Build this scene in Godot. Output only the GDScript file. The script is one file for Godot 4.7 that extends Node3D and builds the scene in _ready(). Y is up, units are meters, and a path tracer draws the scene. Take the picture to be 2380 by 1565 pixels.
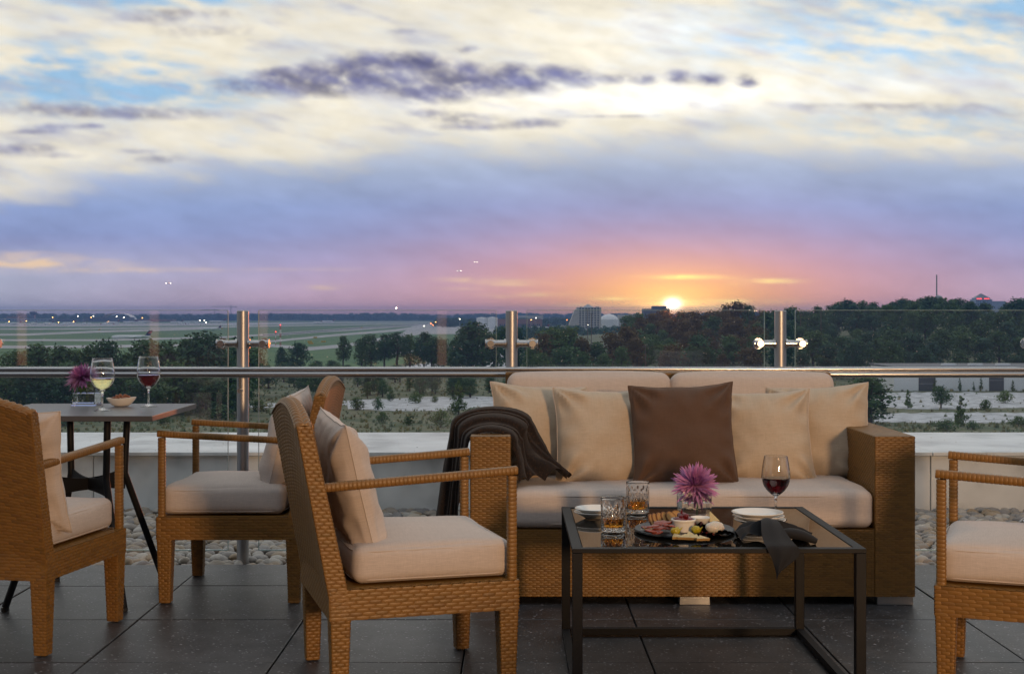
extends Node3D
# Roof terrace at sunset: wicker seating, glass railing, an airfield and wooded hills beyond.
# Sizes in metres. Positions were measured on the photograph scaled to 2379 pixels wide:
# a pixel gives a direction, the distance comes from the floor or ground the thing stands on.
const F := 3110.0        # focal length in those pixels
const CX := 1189.5
const HY := 730.0        # horizon row
const EYE := 1.125       # lens above the paving
const GY := -25.0        # open ground below the building

var M := {}
var rng := RandomNumberGenerator.new()
var taken := {}
var fbm := FastNoiseLite.new()
var fbm2 := FastNoiseLite.new()

class MB:
	var v := PackedVector3Array()
	var n := PackedVector3Array()
	var c := PackedColorArray()
	var uv := PackedVector2Array()
	var ix := PackedInt32Array()
	var col := Color(1, 1, 1)
	func vert(p: Vector3, nn: Vector3, t := Vector2.ZERO) -> int:
		v.append(p); n.append(nn); c.append(col); uv.append(t)
		return v.size() - 1
	func tri(a: int, b: int, d: int) -> void:
		ix.append(a); ix.append(d); ix.append(b)
	func quad(a: Vector3, b: Vector3, d: Vector3, e: Vector3) -> void:
		var nn := (b - a).cross(d - a)
		if nn.length_squared() < 1e-14: nn = (d - a).cross(e - a)
		nn = nn.normalized()
		var i := vert(a, nn, Vector2(0, 0))
		vert(b, nn, Vector2(1, 0)); vert(d, nn, Vector2(1, 1)); vert(e, nn, Vector2(0, 1))
		tri(i, i + 1, i + 2); tri(i, i + 2, i + 3)
	func face(a: Vector3, b: Vector3, d: Vector3) -> void:
		var nn := (b - a).cross(d - a).normalized()
		var i := vert(a, nn); vert(b, nn); vert(d, nn)
		tri(i, i + 1, i + 2)
	# points laid out i * nv + j; outside is d/du x d/dv
	func grid(p: PackedVector3Array, nu: int, nv: int, cu := false, cv := false) -> void:
		var first := v.size()
		for i in nu:
			var i0 := i - 1
			var i1 := i + 1
			if cu:
				i0 = posmod(i0, nu); i1 = posmod(i1, nu)
			else:
				i0 = maxi(i0, 0); i1 = mini(i1, nu - 1)
			for j in nv:
				var j0 := j - 1
				var j1 := j + 1
				if cv:
					j0 = posmod(j0, nv); j1 = posmod(j1, nv)
				else:
					j0 = maxi(j0, 0); j1 = mini(j1, nv - 1)
				var du := p[i1 * nv + j] - p[i0 * nv + j]
				var dv := p[i * nv + j1] - p[i * nv + j0]
				var nn := du.cross(dv)
				nn = nn.normalized() if nn.length_squared() > 1e-18 else Vector3.UP
				v.append(p[i * nv + j]); n.append(nn); c.append(col)
				uv.append(Vector2(float(i) / maxi(nu - 1, 1), float(j) / maxi(nv - 1, 1)))
		for i in (nu if cu else nu - 1):
			var k := (i + 1) % nu
			for j in (nv if cv else nv - 1):
				var l := (j + 1) % nv
				var a := first + i * nv + j
				var b := first + k * nv + j
				var d := first + k * nv + l
				var e := first + i * nv + l
				ix.append(a); ix.append(d); ix.append(b)
				ix.append(a); ix.append(e); ix.append(d)
	# box with rounded-looking edges
	func box(ce: Vector3, size: Vector3, bev := 0.004, bas := Basis()) -> void:
		var h := size * 0.5
		bev = minf(bev, minf(h.x, minf(h.y, h.z)) * 0.9)
		var id := {}
		for sx in [-1, 1]:
			for sy in [-1, 1]:
				for sz in [-1, 1]:
					var s := Vector3(sx, sy, sz)
					for k in 3:
						var p := Vector3(s.x * (h.x - bev), s.y * (h.y - bev), s.z * (h.z - bev))
						p[k] = s[k] * h[k]
						var nn := Vector3.ZERO
						nn[k] = s[k]
						id[[sx, sy, sz, k]] = vert(ce + bas * p, bas * nn, Vector2(s.x, s.y))
		var put := func(a: Array) -> void:
			var m := Vector3.ZERO
			for q in a: m += v[q]
			m /= a.size()
			var g := (v[a[1]] - v[a[0]]).cross(v[a[2]] - v[a[0]])
			if g.dot(m - ce) < 0.0: a.reverse()
			tri(a[0], a[1], a[2])
			if a.size() == 4: tri(a[0], a[2], a[3])
		for k in 3:
			var a := (k + 1) % 3
			var b := (k + 2) % 3
			for s in [-1, 1]:
				var q := []
				for ab in [[-1, -1], [1, -1], [1, 1], [-1, 1]]:
					var key := [0, 0, 0, k]
					key[k] = s; key[a] = ab[0]; key[b] = ab[1]
					q.append(id[key])
				put.call(q)
			for s in [-1, 1]:
				for r in [-1, 1]:
					var q := []
					for e in [[-1, a], [1, a], [1, b], [-1, b]]:
						var key := [0, 0, 0, e[1]]
						key[k] = e[0]; key[a] = s; key[b] = r
						q.append(id[key])
					put.call(q)
		for sx in [-1, 1]:
			for sy in [-1, 1]:
				for sz in [-1, 1]:
					put.call([id[[sx, sy, sz, 0]], id[[sx, sy, sz, 1]], id[[sx, sy, sz, 2]]])
	# turned shape: prof goes up the outside; a repeated point makes a crease
	func lathe(prof: Array, seg := 32, xf := Transform3D()) -> void:
		var runs := []
		var run := [prof[0]]
		for i in range(1, prof.size()):
			if prof[i].is_equal_approx(prof[i - 1]):
				runs.append(run); run = []
			run.append(prof[i])
		runs.append(run)
		for r in runs:
			var m: int = r.size()
			if m < 2: continue
			var first := v.size()
			for i in seg + 1:
				var a := TAU * i / seg
				for j in m:
					var t: Vector2 = r[mini(j + 1, m - 1)] - r[maxi(j - 1, 0)]
					var nn := Vector3(t.y * cos(a), -t.x, -t.y * sin(a)).normalized()
					vert(xf * Vector3(r[j].x * cos(a), r[j].y, -r[j].x * sin(a)), (xf.basis * nn).normalized(), Vector2(float(i) / seg, float(j) / (m - 1)))
			for i in seg:
				for j in m - 1:
					var q := first + i * m + j
					if r[j].x > 1e-6: tri(q, q + m, q + m + 1)
					if r[j + 1].x > 1e-6: tri(q, q + m + 1, q + 1)
	# round bar along points, with end caps
	func tube(p: Array, rad, seg := 10, squash := 1.0) -> void:
		var m := p.size()
		var side := Vector3.ZERO
		var pts := PackedVector3Array()
		pts.resize(seg * (m + 2))
		for j in m:
			var d: Vector3 = (p[mini(j + 1, m - 1)] - p[maxi(j - 1, 0)]).normalized()
			if side == Vector3.ZERO:
				side = d.cross(Vector3.UP if absf(d.y) < 0.9 else Vector3.RIGHT).normalized()
			side = (side - d * side.dot(d)).normalized()
			var oth := side.cross(d)
			var r: float = rad[j] if rad is Array else rad
			for i in seg:
				var a := TAU * i / seg
				pts[i * (m + 2) + j + 1] = p[j] + (side * cos(a) + oth * sin(a) * squash) * r
		for i in seg:
			pts[i * (m + 2)] = p[0]
			pts[i * (m + 2) + m + 1] = p[m - 1]
		var inner := PackedVector3Array()
		inner.resize(seg * m)
		for i in seg:
			for j in m: inner[i * m + j] = pts[i * (m + 2) + j + 1]
		# outside: u runs round, v runs along; flip if needed
		var f := v.size()
		grid(inner, seg, m, true, false)
		var probe: Vector3 = v[f] - p[0]
		if n[f].dot(probe) < 0.0:
			for q in range(f, n.size()): n[q] = -n[q]
			var q2 := ix.size() - seg * (m - 1) * 6
			for q in range(q2, ix.size(), 3):
				var t := ix[q + 1]
				ix[q + 1] = ix[q + 2]; ix[q + 2] = t
		for e in 2:
			var at0: int = 0 if e == 0 else m - 1
			var dd: Vector3 = (p[0] - p[1]).normalized() if e == 0 else (p[m - 1] - p[m - 2]).normalized()
			var ci := vert(p[at0], dd)
			var ring := []
			for i in seg: ring.append(vert(pts[i * (m + 2) + at0 + 1], dd))
			for i in seg:
				var a: int = ring[i]
				var b: int = ring[(i + 1) % seg]
				if (v[a] - v[ci]).cross(v[b] - v[ci]).dot(dd) > 0.0: tri(ci, a, b)
				else: tri(ci, b, a)
	# flat outline (any simple polygon, in the plane of ax, ay) given thickness along ax x ay
	func slab(poly: PackedVector2Array, o: Vector3, ax: Vector3, ay: Vector3, th: float) -> void:
		if Geometry2D.is_polygon_clockwise(poly):
			poly = poly.duplicate(); poly.reverse()
		var nn := ax.cross(ay).normalized()
		var t := Geometry2D.triangulate_polygon(poly)
		for s in [1, -1]:
			var f := v.size()
			for q in poly: vert(o + ax * q.x + ay * q.y + nn * th * 0.5 * s, nn * s, q)
			for i in range(0, t.size(), 3):
				var a := f + t[i]
				var b := f + t[i + 1]
				var d := f + t[i + 2]
				if (v[b] - v[a]).cross(v[d] - v[a]).dot(nn * s) > 0.0: tri(a, b, d)
				else: tri(a, d, b)
		for i in poly.size():
			var p := o + ax * poly[i].x + ay * poly[i].y
			var q0 := poly[(i + 1) % poly.size()]
			var q := o + ax * q0.x + ay * q0.y
			quad(p - nn * th * 0.5, q - nn * th * 0.5, q + nn * th * 0.5, p + nn * th * 0.5)
	func mesh() -> ArrayMesh:
		var a := []
		a.resize(Mesh.ARRAY_MAX)
		a[Mesh.ARRAY_VERTEX] = v; a[Mesh.ARRAY_NORMAL] = n; a[Mesh.ARRAY_COLOR] = c
		a[Mesh.ARRAY_TEX_UV] = uv; a[Mesh.ARRAY_INDEX] = ix
		var m := ArrayMesh.new()
		m.add_surface_from_arrays(Mesh.PRIMITIVE_TRIANGLES, a)
		return m

# ---------------------------------------------------------------- naming and tagging
func numbered(called: String) -> String:
	if not taken.has(called):
		taken[called] = 0
		return called
	taken[called] += 1
	return "%s_%03d" % [called, taken[called]]

func tag(o: Node3D, label: String, category: String, group := "") -> Node3D:
	o.set_meta("label", label)
	o.set_meta("category", category)
	if group != "": o.set_meta("group", group)
	return o

func thing(called: String, label: String, category: String, pos := Vector3.ZERO, turn := 0.0, group := "") -> Node3D:
	var o := Node3D.new()
	o.name = numbered(called)
	add_child(o)
	o.position = pos
	o.rotation.y = turn
	return tag(o, label, category, group)

func put(mb, called: String, m: Material, parent: Node3D = null) -> MeshInstance3D:
	var o := MeshInstance3D.new()
	o.mesh = mb.mesh() if mb is MB else mb
	o.material_override = m
	if parent == null:
		o.name = numbered(called)
		add_child(o)
	else:
		o.name = called
		parent.add_child(o, true)
	return o

func structure(mb, called: String, m: Material, parent: Node3D = null) -> MeshInstance3D:
	var o := put(mb, called, m, parent)
	if parent == null: o.set_meta("kind", "structure")
	return o

func copy(o: Node3D, pos: Vector3, turn: float, label := "", scl := Vector3.ONE) -> Node3D:
	var r: Node3D = o.duplicate()
	r.name = numbered(String(o.name).rstrip("0123456789").trim_suffix("_"))
	add_child(r)
	r.transform = Transform3D(Basis(Vector3.UP, turn).scaled_local(scl), pos)
	if label != "": r.set_meta("label", label)
	return r

# ---------------------------------------------------------------- places
func w(x: float, y: float, d: float) -> Vector3:
	return Vector3(x, y, -d)

func px(x: float, y: float, d: float) -> Vector3:
	return Vector3((x - CX) / F * d, EYE - (y - HY) / F * d, -d)

func on_level(x: float, y: float, level: float) -> Vector3:
	var d := F * (EYE - level) / (y - HY)
	return px(x, y, d)

func R(a: float, b: float) -> float:
	return rng.randf_range(a, b)

# ---------------------------------------------------------------- materials
func lin(r: float, g: float, b: float, a := 1.0) -> Color:
	var k := Color(r, g, b).linear_to_srgb()
	k.a = a
	return k

func mat(called: String, k: Color, rough := 0.6, metal := 0.0) -> StandardMaterial3D:
	var m := StandardMaterial3D.new()
	m.resource_name = called
	m.albedo_color = k
	m.roughness = rough
	m.metallic = metal
	M[called] = m
	return m

func solid_glass(called: String, k: Color, ior := 0.05, rough := 0.0) -> StandardMaterial3D:
	var m := mat(called, k, rough)
	m.albedo_color.a = 0.0
	m.transparency = BaseMaterial3D.TRANSPARENCY_ALPHA
	m.refraction_enabled = true
	m.refraction_scale = ior
	return m

func grey_image(size: int, f: Callable) -> ImageTexture:
	var b := PackedByteArray()
	b.resize(size * size * 3)
	var k := 0
	for y in size:
		for x in size:
			var q: Color = f.call(x, y)
			b[k] = int(clampf(q.r, 0, 1) * 255.0); b[k + 1] = int(clampf(q.g, 0, 1) * 255.0); b[k + 2] = int(clampf(q.b, 0, 1) * 255.0)
			k += 3
	return ImageTexture.create_from_image(Image.create_from_data(size, size, false, Image.FORMAT_RGB8, b))

func noise_tex(freq: float, oct: int, stops: Array, seed_ := 3, size := 512) -> NoiseTexture2D:
	var n := FastNoiseLite.new()
	n.seed = seed_
	n.noise_type = FastNoiseLite.TYPE_SIMPLEX_SMOOTH
	n.frequency = freq
	n.fractal_octaves = oct
	var t := NoiseTexture2D.new()
	t.width = size; t.height = size; t.seamless = true
	t.noise = n
	var g := Gradient.new()
	var off := PackedFloat32Array()
	var cols := PackedColorArray()
	for s in stops:
		off.append(s[0]); cols.append(s[1])
	g.offsets = off
	g.colors = cols
	t.color_ramp = g
	return t

func tri_planar(m: StandardMaterial3D, metres: float, world := false) -> StandardMaterial3D:
	m.uv1_triplanar = true
	m.uv1_world_triplanar = world
	m.uv1_scale = Vector3.ONE / metres
	return m

func grey(x: float) -> Color:
	return Color(x, x, x)

func materials() -> void:
	# --- paving: dark concrete with pale stone chips
	rng.seed = 11
	var chips := PackedFloat32Array()
	chips.resize(512 * 512)
	for i in 512 * 512: chips[i] = 0.52 + 0.10 * fbm2.get_noise_2d((i % 512) * 0.9, (i / 512) * 0.9) + 0.16 * fbm2.get_noise_2d((i % 512) * 0.09 + 50.0, (i / 512) * 0.09) + R(-0.07, 0.07)
	for k in 2300:
		var cx := rng.randi_range(0, 511)
		var cy := rng.randi_range(0, 511)
		var r := R(0.7, 2.1) if rng.randf() < 0.9 else R(2.0, 3.4)
		var b := R(1.0, 1.38) if rng.randf() < 0.42 else R(0.26, 0.70)
		for dy in range(-3, 4):
			for dx in range(-3, 4):
				if dx * dx + dy * dy * R(0.7, 1.6) <= r * r: chips[posmod(cy + dy, 512) * 512 + posmod(cx + dx, 512)] = b
	var chip_tex := grey_image(512, func(x, y): return grey(chips[y * 512 + x] * 0.72))
	for i in 4:
		var m := mat("paver%d" % i, lin(0.29 + 0.030 * i, 0.29 + 0.029 * i, 0.312 + 0.030 * i), 0.44)
		m.albedo_texture = chip_tex
		tri_planar(m, 0.79, true)
		m.uv1_offset = Vector3(0.31 * i, 0.17 * i, 0.23 * i)
		m.heightmap_enabled = true
		m.heightmap_texture = chip_tex
		m.heightmap_scale = 0.12
		m.metallic_specular = 0.5
	mat("joint", lin(0.03, 0.03, 0.03), 0.95)
	# --- linen-like upholstery
	rng.seed = 12
	var rows := PackedFloat32Array()
	var cols := PackedFloat32Array()
	for i in 256:
		rows.append(R(-1, 1)); cols.append(R(-1, 1))
	var slub := FastNoiseLite.new()
	slub.seed = 5; slub.frequency = 0.05; slub.fractal_octaves = 2
	var linen := grey_image(256, func(x, y):
		var s := slub.get_noise_2d(x * 0.35, y * 6.0) * 0.05 + slub.get_noise_2d(x * 6.0 + 99.0, y * 0.35) * 0.03
		return grey(0.90 + s + rows[y] * 0.014 + cols[x] * 0.012 + (0.02 if (x + y) % 2 == 0 else -0.02)))
	for d in [["linen", lin(0.66, 0.565, 0.505)], ["pillow_linen", lin(0.62, 0.50, 0.37)], ["brown_cloth", lin(0.125, 0.068, 0.042)], ["napkin_cloth", lin(0.010, 0.010, 0.012)]]:
		var m := mat(d[0], d[1], 0.9)
		m.albedo_texture = linen
		tri_planar(m, 0.22)
		m.heightmap_enabled = true
		m.heightmap_texture = linen
		m.heightmap_scale = 0.10
		m.rim_enabled = true
		m.rim = 0.25
		m.rim_tint = 0.6
	mat("piping", lin(0.54, 0.46, 0.40), 0.9)
	# --- knitted blanket: brown wool with pale flecks
	var fl := PackedFloat32Array()
	for i in 256 * 256: fl.append(R(0, 1))
	var wool := grey_image(256, func(x, y):
		var k: float = fl[y * 256 + x]
		var s := 0.16 + 0.12 * fl[(y / 2) * 256 + x / 2] + 0.08 * slub.get_noise_2d(x * 3.0, y * 3.0)
		return Color(0.85, 0.75, 0.62) if k > 0.965 else Color(s * 1.25, s * 0.95, s * 0.75))
	var wm := mat("wool", lin(0.17, 0.125, 0.095), 0.95)
	wm.albedo_texture = wool
	tri_planar(wm, 0.62)
	wm.rim_enabled = true; wm.rim = 0.25; wm.rim_tint = 0.6
	wm.heightmap_enabled = true; wm.heightmap_texture = wool; wm.heightmap_scale = 0.15
	# --- synthetic wicker, lightly varied strand by strand
	var wick := mat("wicker", lin(0.212, 0.100, 0.019), 0.46)
	wick.vertex_color_use_as_albedo = true
	wick.metallic_specular = 0.5
	var wick2 := mat("wicker_core", lin(0.205, 0.100, 0.019), 0.5)
	wick2.metallic_specular = 0.4
	# --- metals
	mat("steel", lin(0.42, 0.42, 0.43), 0.42, 1.0)
	mat("steel_bright", lin(0.48, 0.48, 0.49), 0.24, 1.0)
	mat("steel_dull", lin(0.36, 0.36, 0.36), 0.5, 1.0)
	var bp := mat("black_paint", lin(0.009, 0.009, 0.010), 0.55)
	bp.metallic_specular = 0.32
	mat("black_base", lin(0.012, 0.012, 0.012), 0.8)
	mat("grey_laminate", lin(0.060, 0.058, 0.062), 0.34).metallic_specular = 0.55
	# --- glass
	var pane := mat("pane", lin(0.30, 0.50, 0.52, 0.008), 0.02)
	pane.transparency = BaseMaterial3D.TRANSPARENCY_ALPHA
	mat("pane_edge", lin(0.30, 0.40, 0.39), 0.6).metallic_specular = 0.25
	mat("table_glass", lin(0.012, 0.010, 0.008), 0.02).metallic_specular = 0.5
	solid_glass("crystal", lin(0.98, 0.985, 0.985))
	solid_glass("water", lin(0.96, 0.98, 0.98), 0.033)
	solid_glass("red_wine", lin(0.055, 0.0004, 0.0015), 0.034)
	solid_glass("white_wine", lin(0.93, 0.84, 0.42), 0.034)
	solid_glass("whisky", lin(0.86, 0.36, 0.04), 0.036)
	# --- parapet and walls
	var pp := mat("parapet_coat", lin(0.82, 0.84, 0.82), 0.30)
	pp.albedo_texture = noise_tex(0.008, 4, [[0.0, grey(0.70)], [0.45, grey(0.90)], [1.0, grey(1.0)]], 9)
	tri_planar(pp, 2.2, true)
	mat("facade", lin(0.075, 0.082, 0.095), 0.5)
	mat("dust", lin(0.62, 0.60, 0.57), 0.9)
	mat("dark_frame", lin(0.03, 0.03, 0.03), 0.5)
	mat("dark_window", lin(0.02, 0.025, 0.03), 0.05)
	# --- table ware and food
	mat("china", lin(0.74, 0.71, 0.66), 0.12).metallic_specular = 0.55
	var sl := mat("slate", lin(0.060, 0.064, 0.070), 0.42)
	sl.albedo_texture = noise_tex(0.03, 5, [[0.0, grey(0.5)], [1.0, grey(1.0)]], 23)
	tri_planar(sl, 0.3)
	sl.heightmap_enabled = true; sl.heightmap_texture = sl.albedo_texture; sl.heightmap_scale = 0.12
	for d in [["cracker", 0.52, 0.27, 0.08, 0.8], ["toasted_edge", 0.20, 0.075, 0.02, 0.8], ["ham", 0.56, 0.17, 0.14, 0.38], ["prosciutto", 0.46, 0.070, 0.055, 0.34], ["salami", 0.32, 0.060, 0.036, 0.40], ["cheese", 0.74, 0.55, 0.24, 0.5], ["rind", 0.42, 0.24, 0.07, 0.6], ["mozzarella", 0.78, 0.70, 0.58, 0.3], ["pepper", 0.52, 0.42, 0.02, 0.22], ["jam", 0.16, 0.006, 0.008, 0.06], ["nut", 0.30, 0.10, 0.035, 0.45]]:
		var m := mat(d[0], lin(d[1], d[2], d[3]), d[4])
		m.albedo_texture = noise_tex(0.05, 4, [[0.0, grey(0.55)], [0.5, grey(0.9)], [1.0, grey(1.0)]], 31)
		tri_planar(m, 0.06)
	for f in ["ham", "mozzarella", "cheese"]:
		M[f].subsurf_scatter_enabled = true
		M[f].subsurf_scatter_strength = 0.15
	var pet := mat("petal", lin(0.50, 0.22, 0.43), 0.55)
	pet.vertex_color_use_as_albedo = true
	pet.backlight_enabled = true
	pet.backlight = lin(0.30, 0.09, 0.22)
	var lf := mat("flower_leaf", lin(0.075, 0.145, 0.04), 0.5)
	lf.backlight_enabled = true
	lf.backlight = lin(0.06, 0.12, 0.02)
	mat("stem", lin(0.10, 0.19, 0.06), 0.5)
	# --- pebbles
	var peb := mat("pebble", lin(1, 1, 1), 0.5)
	peb.vertex_color_use_as_albedo = true
	peb.albedo_texture = noise_tex(0.03, 4, [[0.0, Color(0.62, 0.58, 0.54)], [0.5, grey(0.85)], [1.0, grey(1.0)]], 41)
	tri_planar(peb, 0.12)
	for i in 6:
		var q: Array = [[0.50, 0.44, 0.36], [0.36, 0.31, 0.26], [0.44, 0.34, 0.23], [0.56, 0.53, 0.48], [0.26, 0.25, 0.25], [0.40, 0.38, 0.36]][i]
		var m := mat("stone%d" % i, lin(q[0], q[1], q[2]), 0.48)
		m.albedo_texture = peb.albedo_texture
		tri_planar(m, 0.12)
	mat("gravel_base", lin(0.10, 0.095, 0.085), 0.95)
	land_materials()

func land_materials() -> void:
	var g := mat("scrub", lin(1, 1, 1), 0.95)
	g.albedo_texture = noise_tex(0.011, 6, [[0.0, lin(0.060, 0.090, 0.042)], [0.38, lin(0.110, 0.135, 0.065)], [0.52, lin(0.190, 0.170, 0.110)], [0.68, lin(0.125, 0.150, 0.075)], [1.0, lin(0.26, 0.225, 0.16)]], 51, 1024)
	tri_planar(g, 150.0, true)
	var t := mat("turf", lin(1, 1, 1), 0.95)
	t.albedo_texture = noise_tex(0.010, 5, [[0.0, lin(0.060, 0.135, 0.045)], [0.5, lin(0.085, 0.175, 0.055)], [1.0, lin(0.130, 0.190, 0.075)]], 53)
	tri_planar(t, 420.0, true)
	var c := mat("concrete", lin(0.70, 0.71, 0.74), 0.8)
	c.albedo_texture = noise_tex(0.014, 6, [[0.0, grey(0.55)], [0.40, grey(0.86)], [1.0, grey(1.0)]], 57)
	tri_planar(c, 38.0, true)
	var a := mat("taxiway", lin(0.56, 0.55, 0.56), 0.8)
	a.albedo_texture = noise_tex(0.012, 4, [[0.0, grey(0.72)], [1.0, grey(1.0)]], 59)
	tri_planar(a, 300.0, true)
	mat("asphalt", lin(0.13, 0.13, 0.135), 0.85)
	mat("yellow_paint", lin(0.62, 0.38, 0.03), 0.6)
	for i in 5:
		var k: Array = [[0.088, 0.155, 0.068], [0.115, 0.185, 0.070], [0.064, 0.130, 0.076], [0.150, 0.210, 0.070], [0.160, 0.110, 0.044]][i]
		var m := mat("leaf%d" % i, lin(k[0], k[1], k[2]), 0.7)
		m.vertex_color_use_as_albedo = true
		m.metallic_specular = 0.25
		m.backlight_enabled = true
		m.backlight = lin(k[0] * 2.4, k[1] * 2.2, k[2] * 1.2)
	mat("bark", lin(0.075, 0.055, 0.042), 0.9)
	var gr := mat("weed", lin(0.20, 0.24, 0.11), 0.8)
	gr.vertex_color_use_as_albedo = true
	mat("white_paint", lin(0.86, 0.87, 0.88), 0.45)
	mat("pale_wall", lin(0.56, 0.54, 0.51), 0.7)
	mat("blue_grey_wall", lin(0.30, 0.34, 0.42), 0.6)
	mat("dark_wall", lin(0.10, 0.105, 0.12), 0.6)
	mat("brick_wall", lin(0.28, 0.15, 0.10), 0.8)
	mat("far_glass", lin(0.03, 0.04, 0.055), 0.15)
	mat("navy", lin(0.012, 0.022, 0.075), 0.3)
	mat("red_paint", lin(0.40, 0.025, 0.02), 0.4)
	mat("machine_yellow", lin(0.55, 0.33, 0.03), 0.5)
	mat("rubber", lin(0.02, 0.02, 0.02), 0.8)
	mat("timber_pole", lin(0.16, 0.12, 0.09), 0.85)
	mat("wire", lin(0.05, 0.05, 0.05), 0.6)
	mat("grey_metal", lin(0.35, 0.36, 0.38), 0.5)
	for d in [["warm_glow", Color(1.0, 0.72, 0.36), 18.0], ["white_glow", Color(1.0, 0.95, 0.85), 18.0], ["amber_glow", Color(1.0, 0.50, 0.12), 14.0], ["red_glow", Color(1.0, 0.10, 0.06), 4.0], ["lamp_glow", Color(1.0, 0.74, 0.48), 1.0], ["window_glow", Color(1.0, 0.55, 0.24), 0.5]]:
		var m := mat(d[0], Color(0.9, 0.85, 0.8), 0.5)
		m.emission_enabled = true
		m.emission = d[1]
		m.emission_energy_multiplier = d[2]

# ---------------------------------------------------------------- build order
func _ready() -> void:
	fbm.seed = 7; fbm.frequency = 1.0; fbm.fractal_octaves = 5; fbm.noise_type = FastNoiseLite.TYPE_SIMPLEX_SMOOTH
	fbm2.seed = 21; fbm2.frequency = 0.09; fbm2.fractal_octaves = 3
	# camera: level, lens shifted down a little, as in the photograph
	var cam := Camera3D.new()
	cam.name = "camera"
	cam.projection = Camera3D.PROJECTION_FRUSTUM
	cam.near = 0.1
	cam.far = 30000.0
	cam.size = 0.1 * 1565.0 / F
	cam.frustum_offset = Vector2(0, -0.1 * (782.5 - HY) / F)
	cam.position = Vector3(0, EYE, 0)
	add_child(cam)
	cam.current = true
	# evening sky
	var env := Environment.new()
	env.background_mode = Environment.BG_SKY
	env.tonemap_mode = Environment.TONE_MAPPER_LINEAR
	env.tonemap_exposure = 1.0
	env.sdfgi_enabled = true
	env.ssao_enabled = true
	env.ssil_enabled = true
	env.fog_enabled = true
	env.fog_density = 0.00014
	env.fog_light_color = Color(0.55, 0.72, 1.0)
	var sky := Sky.new()
	var sm := PanoramaSkyMaterial.new()
	sm.panorama = sky_image()
	sky.sky_material = sm
	env.sky = sky
	var we := WorldEnvironment.new()
	we.name = "environment"
	we.environment = env
	add_child(we)
	# the sun, just clear of the far trees
	var sun := DirectionalLight3D.new()
	sun.name = "sun"
	var to := (px(1563, 706, 1000.0) - cam.position).normalized()
	add_child(sun)
	sun.look_at_from_position(Vector3.ZERO, -to, Vector3.UP)
	sun.light_color = Color(1.0, 0.52, 0.25)
	sun.light_energy = 0.36
	sun.light_angular_distance = 0.5
	sun.shadow_enabled = true
	materials()
	building_wall()
	terrace()
	railing()
	land()
	airfield()
	far_buildings()
	woods()
	sofa()
	chairs()
	coffee_table()
	dining_table()
	table_ware()
	food()
	lot_plants()

# ---------------------------------------------------------------- sky
# Cloud shapes in picture units (x to the right, y down, horizon at HY); the pattern goes on round the whole sky.
const DARK := [[560, 200, 70, 14, 0.7], [640, 172, 45, 13, 0.7], [700, 198, 120, 24, 0.95], [690, 160, 40, 10, .5], [790, 168, 90, 26, 0.9], [905, 140, 95, 20, 1.1], [880, 190, 110, 26, 0.75], [985, 148, 45, 17, 1.0], [1000, 215, 70, 20, 1.15], [1060, 180, 85, 26, 0.75], [1085, 158, 28, 12, .7], [1130, 195, 80, 24, 0.85], [1190, 160, 30, 14, 0.9], [1235, 190, 60, 22, 0.85], [1290, 168, 36, 16, 0.9], [1350, 185, 36, 20, 0.85], [1430, 183, 40, 10, 0.6], [1500, 184, 26, 12, 0.7], [1577, 178, 27, 13, 1.1], [1650, 184, 29, 13, 1.1], [1738, 188, 25, 13, 1.1], [1000, 262, 50, 9, 0.5], [1075, 275, 70, 11, 0.65], [1120, 295, 90, 8, 0.5], [1250, 286, 60, 10, 0.65], [1420, 270, 110, 4, 0.4], [1085, 115, 24, 7, 0.6], [940, 72, 35, 6, 0.35], [130, 294, 70, 7, 0.6], [70, 306, 60, 5, 0.6], [215, 292, 30, 5, 0.5], [40, 345, 90, 12, 0.65], [130, 362, 60, 6, 0.4], [330, 350, 60, 6, .35], [370, 370, 50, 9, 0.5], [100, 252, 240, 14, 0.35], [300, 262, 200, 12, 0.35], [420, 30, 140, 12, 0.38], [480, 70, 130, 22, 0.25], [350, 45, 90, 8, 0.3], [2050, 246, 260, 8, 0.28], [2200, 262, 300, 14, 0.2], [330, 270, 150, 10, .3]]
const STREAK := [[40, 612, 200, 15, 0.95], [330, 627, 150, 5, 0.75], [30, 590, 120, 5, .5], [760, 667, 38, 5, 0.7], [1130, 650, 90, 5, 0.8], [1200, 660, 70, 4, 0.5], [1080, 672, 60, 3, 0.5], [1260, 684, 120, 4, 0.45], [1600, 643, 90, 3.5, 1.3], [1795, 653, 60, 4, 1.2], [1715, 661, 20, 2, 0.6], [1440, 694, 55, 3, 1.2], [1700, 700, 130, 4, 1.0], [1330, 710, 90, 3, 0.6], [1660, 713, 100, 4, 1.0], [1180, 690, 40, 2, 0.4], [1900, 712, 90, 3, 0.4], [700, 625, 200, 3, .22]]

func gauss(x: float, y: float, cx: float, cy: float, rx: float, ry: float) -> float:
	var a := (x - cx) / rx
	var b := (y - cy) / ry
	var q := a * a + b * b
	return exp(-q) if q < 12.0 else 0.0

func srgb(r: float, g: float, b: float) -> Vector3:
	var k := Color(r / 255.0, g / 255.0, b / 255.0).srgb_to_linear()
	return Vector3(k.r, k.g, k.b)

var S := {}

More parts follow.
